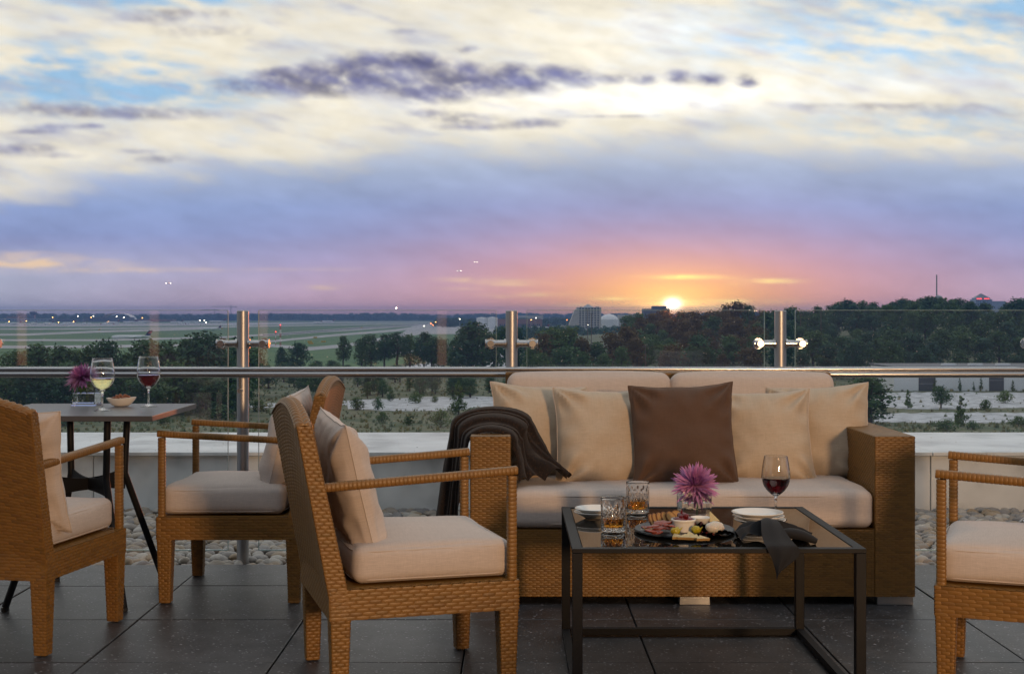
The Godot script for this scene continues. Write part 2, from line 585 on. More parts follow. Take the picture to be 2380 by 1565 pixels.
func sky_color(x: float, y: float, round_: float) -> Vector3:
	# streaky noise, leaning slightly
	var n1 := fbm.get_noise_2d(x * 0.0021 + y * 0.0011, y * 0.0085 - x * 0.0011)
	var n2 := fbm.get_noise_2d(x * 0.0075 + 40.0, y * 0.022 - x * 0.0035 + 9.0)
	var n3 := fbm.get_noise_2d(x * 0.0012 - 70.0, y * 0.0042 + 31.0)
	# upper sky: cream veil with blue gaps
	var blue := 0.80 * gauss(x, y, 150, 175, 300, 70) + 0.75 * gauss(x, y, 400, 215, 190, 30) + 0.75 * gauss(x, y, 350, -10, 240, 32) + 0.65 * gauss(x, y, 2350, 40, 560, 120) + 0.3 * gauss(x, y, 1900, 110, 320, 40) + 0.35 * gauss(x, y, 2200, 300, 400, 42)
	var n4b := fbm.get_noise_2d(x * 0.0050 + 7.0, y * 0.034 - x * 0.004)
	if y < -20.0: blue += clampf((-20.0 - y) / 500.0, 0.0, 1.0) * (0.30 + 0.5 * n3)
	blue = clampf(blue + (n1 * 0.75 + n2 * 0.9 + n4b * 0.6) * clampf(blue * 2.0, 0.15, 1.0), 0.0, 1.0)
	var k: Vector3 = S.cream.lerp(S.veil, clampf(0.35 + n1 * 0.9 + n2 * 0.35, 0.0, 1.0))
	k = k.lerp(S.blue, blue)
	k *= 1.0 + 0.17 * n2
	var n4 := fbm.get_noise_2d(x * 0.0030 + y * 0.004 + 11.0, y * 0.021 - x * 0.0052)
	k = k.lerp(S.shade, clampf(n4 * 0.95 + n1 * 0.75 - 0.16, 0.0, 0.55))
	# bright gap the sun shines into
	var hot := gauss(x, y, 1540, 226, 330, 40) * 0.85 + 0.32 * gauss(x, y, 1570, 55, 150, 36) + 0.35 * gauss(x, y, 1700, 110, 500, 70) + 0.25 * gauss(x, y, 1080, 240, 260, 60) + 0.3 * gauss(x, y, 2150, 190, 320, 34)
	hot *= 1.0 + n2 * 0.5
	k += S.white * hot * 0.55
	# lavender deck lower down
	var edge := 332.0 + 118.0 * pow(clampf((1250.0 - x) / 1250.0, 0.0, 1.4), 1.9) + 14.0 * clampf((x - 1500.0) / 700.0, 0.0, 1.5)
	var deck := smoothstep(edge - 55.0, edge + 60.0, y + n1 * 34.0 + n2 * 22.0 + n3 * 22.0)
	var dk: Vector3 = S.deck[6]
	for i in 6:
		if y < S.deck_y[i + 1]:
			dk = S.deck[i].lerp(S.deck[i + 1], clampf((y - S.deck_y[i]) / (S.deck_y[i + 1] - S.deck_y[i]), 0.0, 1.0))
			break
	dk = dk.lerp(S.deck_left, clampf((700.0 - x) / 900.0, 0.0, 1.0) * 0.9 * clampf((y - 560.0) / 80.0, 0.0, 1.0))
	dk *= 1.0 + 0.12 * n1 + 0.09 * n2 + 0.10 * n3
	k = k.lerp(dk, deck)
	# dark clouds
	var d := 0.0
	if y > 0.0 and y < 420.0 and x > -200.0 and x < 2700.0:
		for e in DARK: d += e[4] * gauss(x, y, e[0], e[1], e[2], e[3])
		var wx := 14.0 * fbm.get_noise_2d(x * 0.011, y * 0.016 + 60.0)
		var puff := fbm.get_noise_2d(x * 0.0095 + wx * 0.02 + 5.0, y * 0.024 - x * 0.004 + wx * 0.03)
		var fine := fbm.get_noise_2d(x * 0.030 + 90.0, y * 0.065 - x * 0.012)
		d = maxf(0.0, d * (1.0 + 1.0 * puff + 0.55 * fine) - 0.08)
		d = 1.0 - exp(-1.75 * d)
	elif round_ > 0.0:
		d = clampf(n3 * 1.6 + n2 * 0.5 - 0.55, 0.0, 0.6) * round_
	k = k.lerp(S.dark * (1.0 + 0.5 * n2 + 0.25 * n1), d * 0.97)
	# low sunlit streaks
	var st := 0.0
	if y > 520.0 and y < 745.0:
		for e in STREAK: st += e[4] * gauss(x, y, e[0], e[1], e[2], e[3])
		st *= clampf(0.75 + 1.3 * fbm.get_noise_2d(x * 0.008, y * 0.06), 0.15, 1.5)
	var near := clampf(1.0 - absf(x - 1563.0) / 900.0, 0.0, 1.0)
	# glow round the sun
	var dx := (x - 1563.0)
	var dy := (y - 708.0)
	var g1 := exp(-(pow(dx / 620.0, 2.0) + pow(dy / 165.0, 2.0)))
	var g2 := exp(-(pow(dx / 300.0, 2.0) + pow(dy / 78.0, 2.0)))
	var g3 := exp(-sqrt(pow(dx / 95.0, 2.0) + pow(dy / 42.0, 2.0)))
	k = k.lerp(S.salmon, g1 * 0.85)
	k = k.lerp(S.orange, g2 * 0.95)
	k = k.lerp(S.streak_far.lerp(S.streak_near, near), clampf(st, 0.0, 1.0) * 0.92) * (1.0 + 0.35 * near * clampf(st, 0.0, 1.0))
	k += S.gold * g3 * 1.8
	k += S.white * 5.0 * exp(-(pow(dx / 17.0, 2.0) + pow(dy / 12.0, 2.0)))
	k += S.gold * 1.1 * exp(-(pow(dx / 95.0, 2.0) + pow((dy + 1.0) / 5.0, 2.0)))
	return k

func sky_at(az: float, el: float) -> Vector3:
	var a := absf(az)
	var x := (tan(a) if a < 0.6 else tan(0.6) + (a - 0.6) * 1.468) * F
	var y: float
	if el < 0.45: y = tan(el) / cos(minf(a, 0.6)) * F
	else: y = (tan(0.45) / cos(minf(a, 0.6)) + (el - 0.45) * 1.23) * F
	var k := sky_color(CX + x * signf(az), HY - y, clampf((maxf(a - 0.42, el - 0.30)) * 4.0, 0.0, 1.0))
	# far from the sunset the light thins out
	var away := smoothstep(0.5, 2.6, a)
	var high := smoothstep(0.30, 1.1, el)
	k = k.lerp(S.zenith.lerp(k, 0.35), high)
	var dusk := 1.0 - 0.46 * smoothstep(0.40, 1.75, a) * (1.0 - 0.6 * high)
	k *= dusk
	return k.lerp(Vector3(k.x * 0.74, k.y * 0.84, k.z), away * (1.0 - high * 0.7))

func sky_image() -> ImageTexture:
	S = {"cream": srgb(247, 239, 219), "veil": srgb(220, 218, 214), "shade": srgb(186, 186, 202), "blue": srgb(156, 194, 226), "white": Vector3(1, 0.97, 0.86), "dark": srgb(104, 106, 152), "salmon": srgb(250, 164, 150), "orange": srgb(255, 174, 78), "gold": Vector3(1.0, 0.62, 0.16), "streak_far": srgb(250, 216, 176), "streak_near": srgb(255, 226, 130), "zenith": srgb(238, 239, 238), "deck_left": srgb(184, 193, 213),
		"deck_y": [300.0, 400.0, 480.0, 540.0, 610.0, 670.0, 730.0],
		"deck": [srgb(206, 210, 212), srgb(168, 182, 210), srgb(146, 164, 208), srgb(147, 161, 207), srgb(168, 166, 205), srgb(198, 178, 204), srgb(220, 180, 194)]}
	var lw := 640
	var lh := 320
	var low := Image.create(lw, lh, false, Image.FORMAT_RGBAF)
	for j in lh:
		var el := PI / 2.0 - (j + 0.5) / lh * PI
		for i in lw:
			var k: Vector3
			if el > -0.02:
				var az := (i + 0.5) / lw * TAU
				if az > PI: az -= TAU
				k = sky_at(az, maxf(el, 0.001))
			else: k = Vector3(0.10, 0.105, 0.10)
			low.set_pixel(i, j, Color(k.x, k.y, k.z))
	var W := 4096
	var H := 2048
	low.resize(W, H, Image.INTERPOLATE_BILINEAR)
	for j in range(int(H * (0.5 - 18.5 / 180.0)), int(H * 0.5)):
		var el := PI / 2.0 - (j + 0.5) / H * PI
		for i in range(-296, 296):
			var k := sky_at((i + 0.5) / W * TAU, el)
			low.set_pixel(posmod(i, W), j, Color(k.x, k.y, k.z))
	return ImageTexture.create_from_image(low)

# ---------------------------------------------------------------- the hotel wall behind the lens
func building_wall() -> void:
	var o := thing("hotel_wall", "dark hotel wall with slim lit windows behind the terrace", "wall", w(0, 0, -4.6))
	var mb := MB.new()
	mb.box(Vector3(0, 2.1, 0.2), Vector3(16, 4.6, 0.3), 0.01)
	put(mb, "wall", M.facade, o)
	mb = MB.new()
	mb.box(Vector3(0, 4.55, -0.5), Vector3(16, 0.25, 1.7), 0.01)
	put(mb, "eave", M.facade, o)
	for x in [-6.3, -4.6, -3.2, -0.9]:
		mb = MB.new()
		mb.box(Vector3(x, 1.5, 0.03), Vector3(0.20, 2.3, 0.04), 0.004)
		put(mb, "window_frame", M.dark_frame, o)
		mb = MB.new()
		mb.box(Vector3(x, 1.5, 0.005), Vector3(0.12, 2.2, 0.012), 0.002)
		put(mb, "lit_window", M.window_glow, o)
	# added lamp standing in for an unseen studio light; warms the seats
	var l := thing("added_lamp", "unseen box lamp with warm glowing face, added in place of a studio light", "wall lamp", w(3.20, 1.97, -4.55))
	mb = MB.new()
	mb.box(Vector3(0, 0, -0.05), Vector3(0.80, 0.80, 0.09), 0.006)
	put(mb, "housing", M.dark_frame, l)
	mb = MB.new()
	mb.box(Vector3(0, 0, -0.105), Vector3(0.72, 0.72, 0.016), 0.004)
	put(mb, "lamp_face", M.lamp_glow, l)
	var a := AreaLight3D.new()
	a.name = "lamp_light"
	a.area_size = Vector2(0.70, 0.70)
	a.area_normalize_energy = true
	a.light_color = Color(1.0, 0.805, 0.60)
	a.light_energy = 50.0
	a.shadow_enabled = true
	l.add_child(a)
	a.position = Vector3(0, 0, -0.13)
	a.set("area_range", 40.0)

# ---------------------------------------------------------------- terrace floor, gravel, parapet
func terrace() -> void:
	rng.seed = 101
	var base := MB.new()
	base.box(w(0, -0.10, 3.0), Vector3(13.6, 0.10, 6.16), 0.01)
	var floor_ := structure(base, "terrace_floor", M.joint)
	var s := 0.6102
	var gap := 0.0045
	# row joints seen at 1360, 1438 and 1535; the outer row is cut
	var front := on_level(0, 1311, 0.0).z * -1.0
	var joint := on_level(0, 1360.5, 0.0).z * -1.0
	var x0 := 0.4 * EYE
	var shapes := {}
	for r in range(-1, 10):
		var far := joint - s * r if r >= 0 else front
		var nearer := joint - s * (r + 1) if r >= 0 else joint
		var sz := Vector3(s - gap, 0.05, far - nearer - gap)
		var key := "cut" if r < 0 else "full"
		if not shapes.has(key):
			var mb := MB.new()
			mb.box(Vector3.ZERO, sz, 0.0035)
			shapes[key] = mb.mesh()
		for c in range(-7, 7):
			var o := put(shapes[key], "paver", M["paver%d" % rng.randi_range(0, 3)], floor_)
			o.position = w(x0 + s * (c + 0.5), -0.025 + R(-0.0012, 0.0012), (far + nearer) * 0.5)
			o.rotation = Vector3(R(-0.0016, 0.0016), 0, R(-0.0016, 0.0016))
	# gravel strip
	var gb := MB.new()
	gb.box(w(0, -0.16, 7.0), Vector3(16, 0.12, 1.86), 0.01)
	var bed := structure(gb, "gravel_bed", M.gravel_base)
	var variants := []
	for k in 8:
		var sq := Vector3(R(0.85, 1.25), R(0.55, 0.8), R(0.75, 1.05))
		var p := PackedVector3Array()
		var nu := 14
		var nv := 9
		for i in nu:
			for j in nv:
				var a := -TAU * i / nu
				var b := -PI / 2 + PI * j / (nv - 1)
				var d := Vector3(cos(a) * cos(b), sin(b), sin(a) * cos(b))
				var r := 1.0 + 0.30 * fbm.get_noise_3d(d.x * 0.5 + k * 3.0, d.y * 0.5, d.z * 0.5)
				p.append(d * sq * r)
		var mb := MB.new()
		mb.grid(p, nu, nv, true, false)
		variants.append(mb.mesh())
	var step := 0.058
	var rest := []
	var z := 6.10
	var n := 0
	while z < 7.98:
		var x := -5.6
		while x < 5.6:
			for layer in 2:
				var sz := R(0.018, 0.036) if layer == 0 else R(0.022, 0.044)
				var p := w(x + R(-0.03, 0.03), -0.085 + 0.036 * layer + R(-0.008, 0.010), z + R(-0.03, 0.03))
				var bs := Basis(Vector3.UP, R(0, TAU)) * Basis(Vector3.RIGHT, R(-0.35, 0.35)) * Basis.from_scale(Vector3.ONE * sz)
				# stones the photograph shows between chair legs, table legs and beside the sofa
				var sx := CX + p.x / -p.z * F
				var sy := HY + (EYE - p.y) / -p.z * F
				var shown := (sx > 205 and sx < 712 and sy > 1185) or (sx > 2124 and sx < 2195 and sy > 1175)
				if layer == 1 and shown and n < 300 and rng.randf() < 0.8:
					var o := put(variants[rng.randi() % 8], "stone", M["stone%d" % rng.randi_range(0, 5)], bed)
					o.transform = Transform3D(bs, p)
					n += 1
				else: rest.append(Transform3D(bs, p))
			x += step * R(0.85, 1.15)
		z += step * 0.92
	var mm := MultiMesh.new()
	mm.transform_format = MultiMesh.TRANSFORM_3D
	mm.use_colors = true
	mm.mesh = variants[0]
	mm.instance_count = rest.size()
	for i in rest.size():
		mm.set_instance_transform(i, rest[i])
		var q: Array = [[0.50, 0.44, 0.36], [0.36, 0.31, 0.26], [0.44, 0.34, 0.23], [0.56, 0.53, 0.48], [0.26, 0.25, 0.25], [0.40, 0.38, 0.36]][rng.randi() % 6]
		var b := R(0.8, 1.15)
		mm.set_instance_color(i, Color(q[0] * b, q[1] * b, q[2] * b))
	var mi := MultiMeshInstance3D.new()
	mi.name = "pebbles"
	mi.multimesh = mm
	mi.material_override = M.pebble
	mi.set_meta("kind", "stuff")
	bed.add_child(mi)
	# low parapet with a pale coated top, in sheets with thin joints
	var d0 := F * (EYE + 0.05) / (1190.0 - HY)
	var top := EYE - d0 * (1050.0 - HY) / F
	var d1 := F * (EYE - top) / (1004.0 - HY)
	var o := thing("parapet", "low pale parapet with broad white coated top beyond the pebble strip", "parapet")
	for k in 6:
		var xa := -7.5 + k * 2.5
		var mb := MB.new()
		mb.box(w(xa + 1.25, (top - 0.30) * 0.5 - 0.01, (d0 + d1) * 0.5 + 0.01), Vector3(2.4965, top + 0.28, d1 - d0 - 0.06), 0.006)
		put(mb, "wall_panel", M.parapet_coat, o)
		mb = MB.new()
		mb.box(w(xa + 1.25, top - 0.012, (d0 + d1) * 0.5), Vector3(2.4975, 0.024, d1 - d0), 0.005)
		put(mb, "coping", M.parapet_coat, o)

# ---------------------------------------------------------------- glass railing
func railing() -> void:
	rng.seed = 201
	var d := 6.28
	var o := thing("glass_railing", "steel and glass railing with round handrail along the terrace edge", "railing", w(0, 0, d))
	var pitch := 625.0 / F * d
	var xc := (1188.5 - CX) / F * d
	var gtop := EYE + (HY - 720.5) / F * d
	var gbot := EYE - (1279.0 - HY) / F * d
	for i in range(-2, 4):
		var x := xc + pitch * (i - 0.0)
		var mb := MB.new()
		mb.lathe([Vector2(0, -0.12), Vector2(0.0275, -0.12), Vector2(0.0275, -0.12), Vector2(0.0275, gtop - 0.004), Vector2(0.0275, gtop - 0.004), Vector2(0.025, gtop), Vector2(0.025, gtop), Vector2(0, gtop)], 28, Transform3D(Basis(), Vector3(x, 0, 0)))
		var post := put(mb, "post", M.steel, o)
		# clamp arms at two heights, with button and washer either side of the glass
		for yy in [EYE - (798.0 - HY) / F * d, 0.14]:
			for s in [-1, 1]:
				mb = MB.new()
				mb.tube([Vector3(x + s * 0.024, yy, 0), Vector3(x + s * 0.034, yy, 0)], 0.022, 16)
				mb.tube([Vector3(x + s * 0.033, yy, 0), Vector3(x + s * 0.118, yy, 0)], 0.0165, 16)
				mb.tube([Vector3(x + s * 0.118, yy, 0), Vector3(x + s * 0.124, yy, 0)], 0.0205, 16)
				put(mb, "clamp_arm", M.steel_bright, post)
				mb = MB.new()
				mb.tube([Vector3(x + s * 0.098, yy, 0.0), Vector3(x + s * 0.098, yy, 0.034)], 0.0195, 20)
				mb.tube([Vector3(x + s * 0.098, yy, 0.034), Vector3(x + s * 0.098, yy, 0.037)], [0.0195, 0.016], 20)
				put(mb, "clamp_button", M.steel_bright, post)
				mb = MB.new()
				mb.tube([Vector3(x + s * 0.098, yy, -0.034), Vector3(x + s * 0.098, yy, -0.028)], 0.026, 20)
				put(mb, "clamp_washer", M.steel_bright, post)
		# bracket of the handrail
		mb = MB.new()
		mb.tube([Vector3(x - 0.004, EYE - (906.0 - HY) / F * d, 0.0), Vector3(x - 0.004, EYE - (906.0 - HY) / F * d, 0.060)], 0.0115, 14)
		mb.tube([Vector3(x - 0.004, EYE - (906.0 - HY) / F * d, 0.046), Vector3(x - 0.004, 0.86, 0.060)], 0.007, 10)
		put(mb, "rail_bracket", M.steel_bright, post)
		# panel to the right of this post
		var a := x + 0.072
		var b := x + pitch - 0.072
		mb = MB.new()
		mb.box(Vector3((a + b) * 0.5, (gtop + gbot) * 0.5 + 0.002, -0.014), Vector3(b - a - 0.006, gtop - gbot - 0.006, 0.010), 0.001)
		var g := put(mb, "glass_panel", M.pane, o)
		mb = MB.new()
		for e in [a, b]: mb.box(Vector3(e, (gtop + gbot) * 0.5, -0.014), Vector3(0.0020, gtop - gbot, 0.011), 0.0008)
		for e in [gtop, gbot]: mb.box(Vector3((a + b) * 0.5, e, -0.014), Vector3(b - a - 0.004, 0.0034 if e == gbot else 0.0022, 0.011), 0.0008)
		put(mb, "polished_edge", M.pane_edge, g)
		# dried rain and dust on the terrace side of the glass
		mb = MB.new()
		for k in 520:
			var q := Vector3(R(a + 0.01, b - 0.01), lerpf(gbot + 0.01, gtop - 0.01, R(0, 1)), -0.0085)
			var r := R(0.0005, 0.0013) if rng.randf() < 0.93 else R(0.0013, 0.0022)
			mb.quad(q + Vector3(-r, -r * 0.7, 0), q + Vector3(r * 0.7, -r, 0), q + Vector3(r, r * 0.8, 0), q + Vector3(-r * 0.8, r, 0))
		put(mb, "dust_specks", M.dust, g).set_meta("kind", "stuff")
	var mb := MB.new()
	for q in [[857.5, 0.0112], [869.5, 0.0150]]:
		mb = MB.new()
		var yr: float = EYE - (q[0] - HY) / F * (d - 0.070)
		mb.tube([Vector3(xc - pitch * 2.9, yr, 0.070), Vector3(xc, yr, 0.070), Vector3(xc + pitch * 3.0, yr, 0.070)], q[1], 24)
		put(mb, "handrail", M.steel_bright, o)

# ---------------------------------------------------------------- land
const HILL := [[-400.0, 0.0], [0.0, 0.0], [48.0, 4.0], [100.0, 11.0], [167.0, 12.0], [222.0, 18.0], [268.0, 21.5], [303.0, 15.0], [330.0, 20.0], [520.0, 23.0], [3000.0, 20.0]]

func terrain(x: float, d: float) -> float:
	var h := 0.0
	var xx := x if d < 850.0 else x * 850.0 / d * 0.35 + x * 0.65
	for i in HILL.size() - 1:
		if xx >= HILL[i][0] and xx < HILL[i + 1][0]:
			h = lerpf(HILL[i][1], HILL[i + 1][1], (xx - HILL[i][0]) / (HILL[i + 1][0] - HILL[i][0]))
	return GY + h * smoothstep(540.0, 840.0, d) * (1.0 - 0.75 * smoothstep(1000.0, 1900.0, d))

func ground_sheet(pts: Array, y: float, called: String, m: Material, parent: Node3D = null) -> MeshInstance3D:
	var poly := PackedVector2Array()
	for p in pts:
		var q := on_level(p[0], p[1], GY)
		poly.append(Vector2(q.x, q.z))
	var t := Geometry2D.triangulate_polygon(poly)
	var mb := MB.new()
	for q in poly: mb.vert(Vector3(q.x, GY + y, q.y), Vector3.UP, q)
	for i in range(0, t.size(), 3):
		if (mb.v[t[i + 1]] - mb.v[t[i]]).cross(mb.v[t[i + 2]] - mb.v[t[i]]).y > 0.0: mb.tri(t[i], t[i + 1], t[i + 2])
		else: mb.tri(t[i], t[i + 2], t[i + 1])
	return structure(mb, called, m, parent)

func band(line: Array, half: float, y: float, called: String, m: Material) -> void:
	# a strip whose width is given in picture rows at each point
	var up := []
	var dn := []
	for p in line:
		var h: float = p[2] if p.size() > 2 else half
		up.append([p[0], p[1] - h]); dn.append([p[0], p[1] + h])
	dn.reverse()
	ground_sheet(up + dn, y, called, m)

func ragged(pts: Array, sx: float, sy: float) -> Array:
	var out := []
	for i in pts.size():
		var a: Array = pts[i]
		var b: Array = pts[(i + 1) % pts.size()]
		var n := maxi(1, int(absf(b[0] - a[0]) / 14.0))
		for k in n:
			var t := float(k) / n
			out.append([lerpf(a[0], b[0], t) + R(-sx, sx), lerpf(a[1], b[1], t) + R(-sy, sy)])
	return out

func land() -> void:
	rng.seed = 301
	var ds := [-80.0, 40.0, 200.0]
	while ds[-1] < 8600.0: ds.append(ds[-1] + maxf(24.0, ds[-1] * 0.05))
	var nx := 81
	var p := PackedVector3Array()
	for i in nx:
		var t := -1.0 + 2.0 * i / (nx - 1)
		for d in ds:
			var x: float = t * (420.0 + maxf(d, 0.0) * 0.62)
			p.append(w(x, terrain(x, d), d))
	var mb := MB.new()
	mb.grid(p, nx, ds.size())
	structure(mb, "ground", M.scrub)
	# broken concrete of the empty lot, dirt tracks
	for q in [
			[[806, 930], [900, 927], [960, 923], [1030, 922], [1120, 921], [1240, 924], [1240, 948], [1158, 949], [1060, 952], [980, 955], [900, 954], [806, 950]],
			[[2045, 912], [2200, 911], [2460, 913], [2460, 946], [2340, 948], [2200, 950], [2090, 950], [2045, 944]],
			[[2030, 961], [2200, 958], [2460, 960], [2460, 980], [2250, 983], [2100, 981], [2030, 980]],
			[[440, 941], [600, 938], [800, 932], [806, 940], [640, 947], [450, 950]],
			[[1240, 935], [1400, 932], [1800, 930], [2040, 926], [2040, 942], [1700, 950], [1240, 948]]]:
		ground_sheet(ragged(q, 3.0, 1.2), 0.05, "concrete_lot", M.concrete)
	for q in [[[920, 857], [965, 848], [1010, 834], [1050, 826], [1120, 822], [1250, 822], [1275, 835], [1250, 832], [1120, 830], [1060, 835], [1030, 846], [1015, 857]], [[1046, 845], [1110, 841], [1240, 843], [1275, 852], [1240, 857], [1050, 856]], [[985, 800], [1250, 798], [1262, 812], [985, 808]], [[905, 818], [990, 812], [1000, 815], [905, 823]]]:
		ground_sheet(ragged(q, 2.0, 0.6), 0.06, "dirt_track", M.concrete)
	# weeds and tall grass over the lot: nobody could count them
	var tuft := MB.new()
	for k in 13:
		var a := R(0, TAU)
		var o := Vector3(cos(a), 0, sin(a)) * R(0.0, 0.5)
		var lean := Vector3(R(-0.5, 0.5), 0, R(-0.5, 0.5))
		var h := R(0.5, 1.1)
		var s := Vector3(cos(a + 1.57), 0, sin(a + 1.57)) * R(0.10, 0.2)
		tuft.col = grey(R(0.7, 1.25))
		tuft.face(o - s, o + s, o + lean * h + Vector3(0, h, 0))
	var mm := MultiMesh.new()
	mm.transform_format = MultiMesh.TRANSFORM_3D
	mm.use_colors = true
	mm.mesh = tuft.mesh()
	var where := []
	for k in 16000:
		var d := pow(R(0.0, 1.0), 1.3) * 320.0 + 255.0
		var xx := R(-100.0, 2480.0)
		var q := px(xx, 800, d)
		var sy := HY + (EYE - GY) / d * F
		var hard := (sy > 921 and sy < 952 and xx > 806) or (sy > 957 and sy < 982 and xx > 2030) or (sy > 910 and sy < 921 and xx > 2045)
		if hard and rng.randf() < 0.93: continue
		if fbm2.get_noise_2d(q.x * 0.5, q.z * 0.5) < R(-0.5, 0.25): continue
		where.append(Transform3D(Basis(Vector3.UP, R(0, TAU)).scaled(Vector3.ONE * R(0.35, 1.1)), Vector3(q.x, terrain(q.x, d) - 0.05, q.z)))
	mm.instance_count = where.size()
	for i in where.size():
		mm.set_instance_transform(i, where[i])
		var b := R(0.7, 1.2)
		var dry := R(0, 1)
		mm.set_instance_color(i, Color(b, b, b) if dry < 0.6 else Color(b * 1.5, b * 1.1, b * 0.9))
	var mi := MultiMeshInstance3D.new()
	mi.name = "weeds"
	mi.multimesh = mm
	mi.material_override = M.weed
	mi.set_meta("kind", "stuff")
	tag(mi, "rough grass and weeds over the empty lot", "weeds")
	add_child(mi)

# ---------------------------------------------------------------- airfield
func airfield() -> void:
	rng.seed = 401
	ground_sheet([[-900, 745.5], [1400, 745.5], [1330, 790], [1180, 812], [900, 850], [500, 862], [-900, 862]], 0.03, "airfield_grass", M.turf)
	band([[-900, 755, 4.0], [200, 754.5, 4.0], [560, 752.5, 3], [800, 749, 1.4], [1000, 748, 1.0]], 2.0, 0.06, "apron", M.taxiway)
	band([[-900, 765, 1.6], [150, 764, 1.5], [420, 761, 1.6], [620, 757, 1.4], [1000, 751, .8]], 1.4, 0.07, "taxiway", M.taxiway)
	band([[-900, 780, 2.4], [60, 777, 2.4], [230, 770, 2.4], [380, 766, 2.2], [480, 763, 1.8]], 2, 0.08, "taxiway", M.taxiway)
	band([[-900, 789, 2.2], [250, 790, 2.2], [520, 783, 2.0], [640, 776, 2.2], [820, 766, 1.8], [960, 756, 1.2], [1040, 751, .8]], 2, 0.09, "runway", M.taxiway)
	band([[-900, 805, 3.2], [100, 806, 3.2], [460, 802, 3.0], [640, 792, 2.4], [760, 780, 2.4], [920, 767, 2.6], [985, 758, 3.0]], 2, 0.10, "taxiway", M.taxiway)
	band([[610, 779, 3.0], [720, 771, 3.0], [850, 761, 2.4], [1000, 752.5, 1.4]], 2, 0.12, "runway", M.asphalt)
	band([[600, 800, 3], [720, 810, 4.0], [800, 803, 3.5], [900, 785, 3.5], [1000, 768, 5]], 2, 0.11, "taxiway", M.taxiway)
	ground_sheet([[960, 756], [1010, 750], [1260, 748], [1260, 776], [930, 776]], 0.13, "apron", M.taxiway)
	# painted edge lines on the dark runway
	for s in [-2.1, 2.1]:
		band([[612, 779 + s, 0.22], [720, 771 + s, 0.2], [850, 761 + s * 0.8, 0.16], [985, 753.2 + s * 0.5, 0.1]], 0.2, 0.16, "runway_line", M.white_paint)
	# airliner: the first is the model, the others are copies turned their own ways
	var group := "airliners standing about the airfield"
	var a := airliner("white airliner with dark blue tail rolling behind the tall dark trees")
	a.set_meta("group", group)
	var g := on_level(306, 791, GY)
	a.transform = Transform3D(Basis(Vector3.UP, PI / 2 + 0.25).scaled_local(Vector3.ONE * 0.98), g)
	var list := [[492, 768, 2.2, 0.8, "white airliner facing the railing on the open taxiway"], [738, 751.5, 0.9, 0.9, "small white airliner on the far runway beside the woods"], [762, 749.5, 1.3, 1.1, "long white airliner on the far runway against the woods"], [78, 754, 0.7, 1.0, ""], [160, 753.5, 2.4, 1.0, ""], [196, 753, 0.3, 1.0, ""], [262, 752, 1.2, 1.1, ""], [302, 751, 2.2, 1.1, ""], [336, 751, 1.5, 1.2, ""], [410, 750.5, 1.9, 1.0, ""], [505, 750.3, 1.45, 1.3, "long grey-white airliner beside the bright floodlights"], [30, 754.5, 2.0, 1.0, ""], [112, 754, 1.0, 1.0, ""],
		[1052, 757, 2.6, 0.9, "parked airliner with red and blue tail beside the round tree"], [1085, 754, 2.6, 0.9, "parked airliner half hidden behind the round tree"], [1168, 757, 1.9, 1.1, "parked airliner whose tail stands before the white tanks"], [1255, 765, 1.1, 0.9, "parked airliner tail among trees beside the tanks"]]
	for q in list:
		var pp := on_level(q[0], q[1], GY)
		copy(a, pp, q[2], q[4] if q[4] != "" else "white airliner parked in the row before the terminal", Vector3.ONE * q[3])
	# aircraft in the air
	for q in [[921, 718, 2600.0, "airliner landing with a bright light low over the woods", 0.05], [391, 660, 3600.0, "airliner alone in the lavender sky above the terminal", 0.2], [1066, 631, 4200.0, "airliner with wing lights above the pink streaks", 0.1], [1105, 610, 6000.0, "highest airliner waiting in line, a dot with lamps", 0.1]]:
		var o := copy(a, px(q[0], q[1], q[2]), PI + q[4], q[3], Vector3.ONE * (0.7 if q[2] < 3000.0 else 0.8))
		o.name = numbered("airliner_in_sky")
		o.set_meta("group", "airliners on approach")
		for s in ([0.0] if q[2] < 3000.0 else [-3.5, 3.5]):
			var mb := MB.new()
			mb.lathe([Vector2(0, -1.0), Vector2(0.7, -0.7), Vector2(1.0, 0), Vector2(0.7, 0.7), Vector2(0, 1.0)], 10, Transform3D(Basis.from_scale(Vector3.ONE * (1.9 if q[2] < 3000.0 else 0.9)), Vector3(s * 2.0, 3.0, -21)))
			put(mb, "landing_light", M.white_glow, o)
	# floodlight masts
	for q in [[121, 737, 4500, 0], [180, 734, 4500, 1], [216, 734, 4500, 1], [211, 737, 4400, 0], [270, 735, 4400, 1], [287, 737, 4300, 1], [464, 744, 3600, 1], [474, 744, 3600, 1], [478, 749, 3300, 1], [60, 745, 4400, 0], [20, 747, 4300, 0], [135, 748, 4200, 0], [170, 747, 4200, 0], [250, 747, 4200, 0], [330, 738, 4600, 0], [1001, 751, 2600, 2], [1006, 755, 2500, 2], [1012, 748, 2600, 0], [1234, 743, 2100, 0], [1317, 743, 1900, 2], [1366, 755, 1500, 1], [985, 757, 2450, 1], [1112, 755, 1800, 0], [1068, 741, 2600, 1], [1245, 738, 2400, 1]]:
		var head := px(q[0], q[1], q[2])
		var o := thing("floodlight_mast", "tall floodlight mast with a glowing head by the airfield", "light mast", Vector3(head.x, GY, head.z), 0.0, "lamps about the airfield")
		var mb := MB.new()
		mb.tube([Vector3.ZERO, Vector3(0, head.y - GY, 0)], 0.35, 6)
		put(mb, "pole", M.grey_metal, o)
		mb = MB.new()
		mb.box(Vector3(0, head.y - GY, 0), Vector3(3.2, 1.6, 1.2) * (float(q[2]) / 4500.0), 0.2)
		put(mb, "lamp_head", [M.warm_glow, M.white_glow, M.amber_glow][q[3]], o)
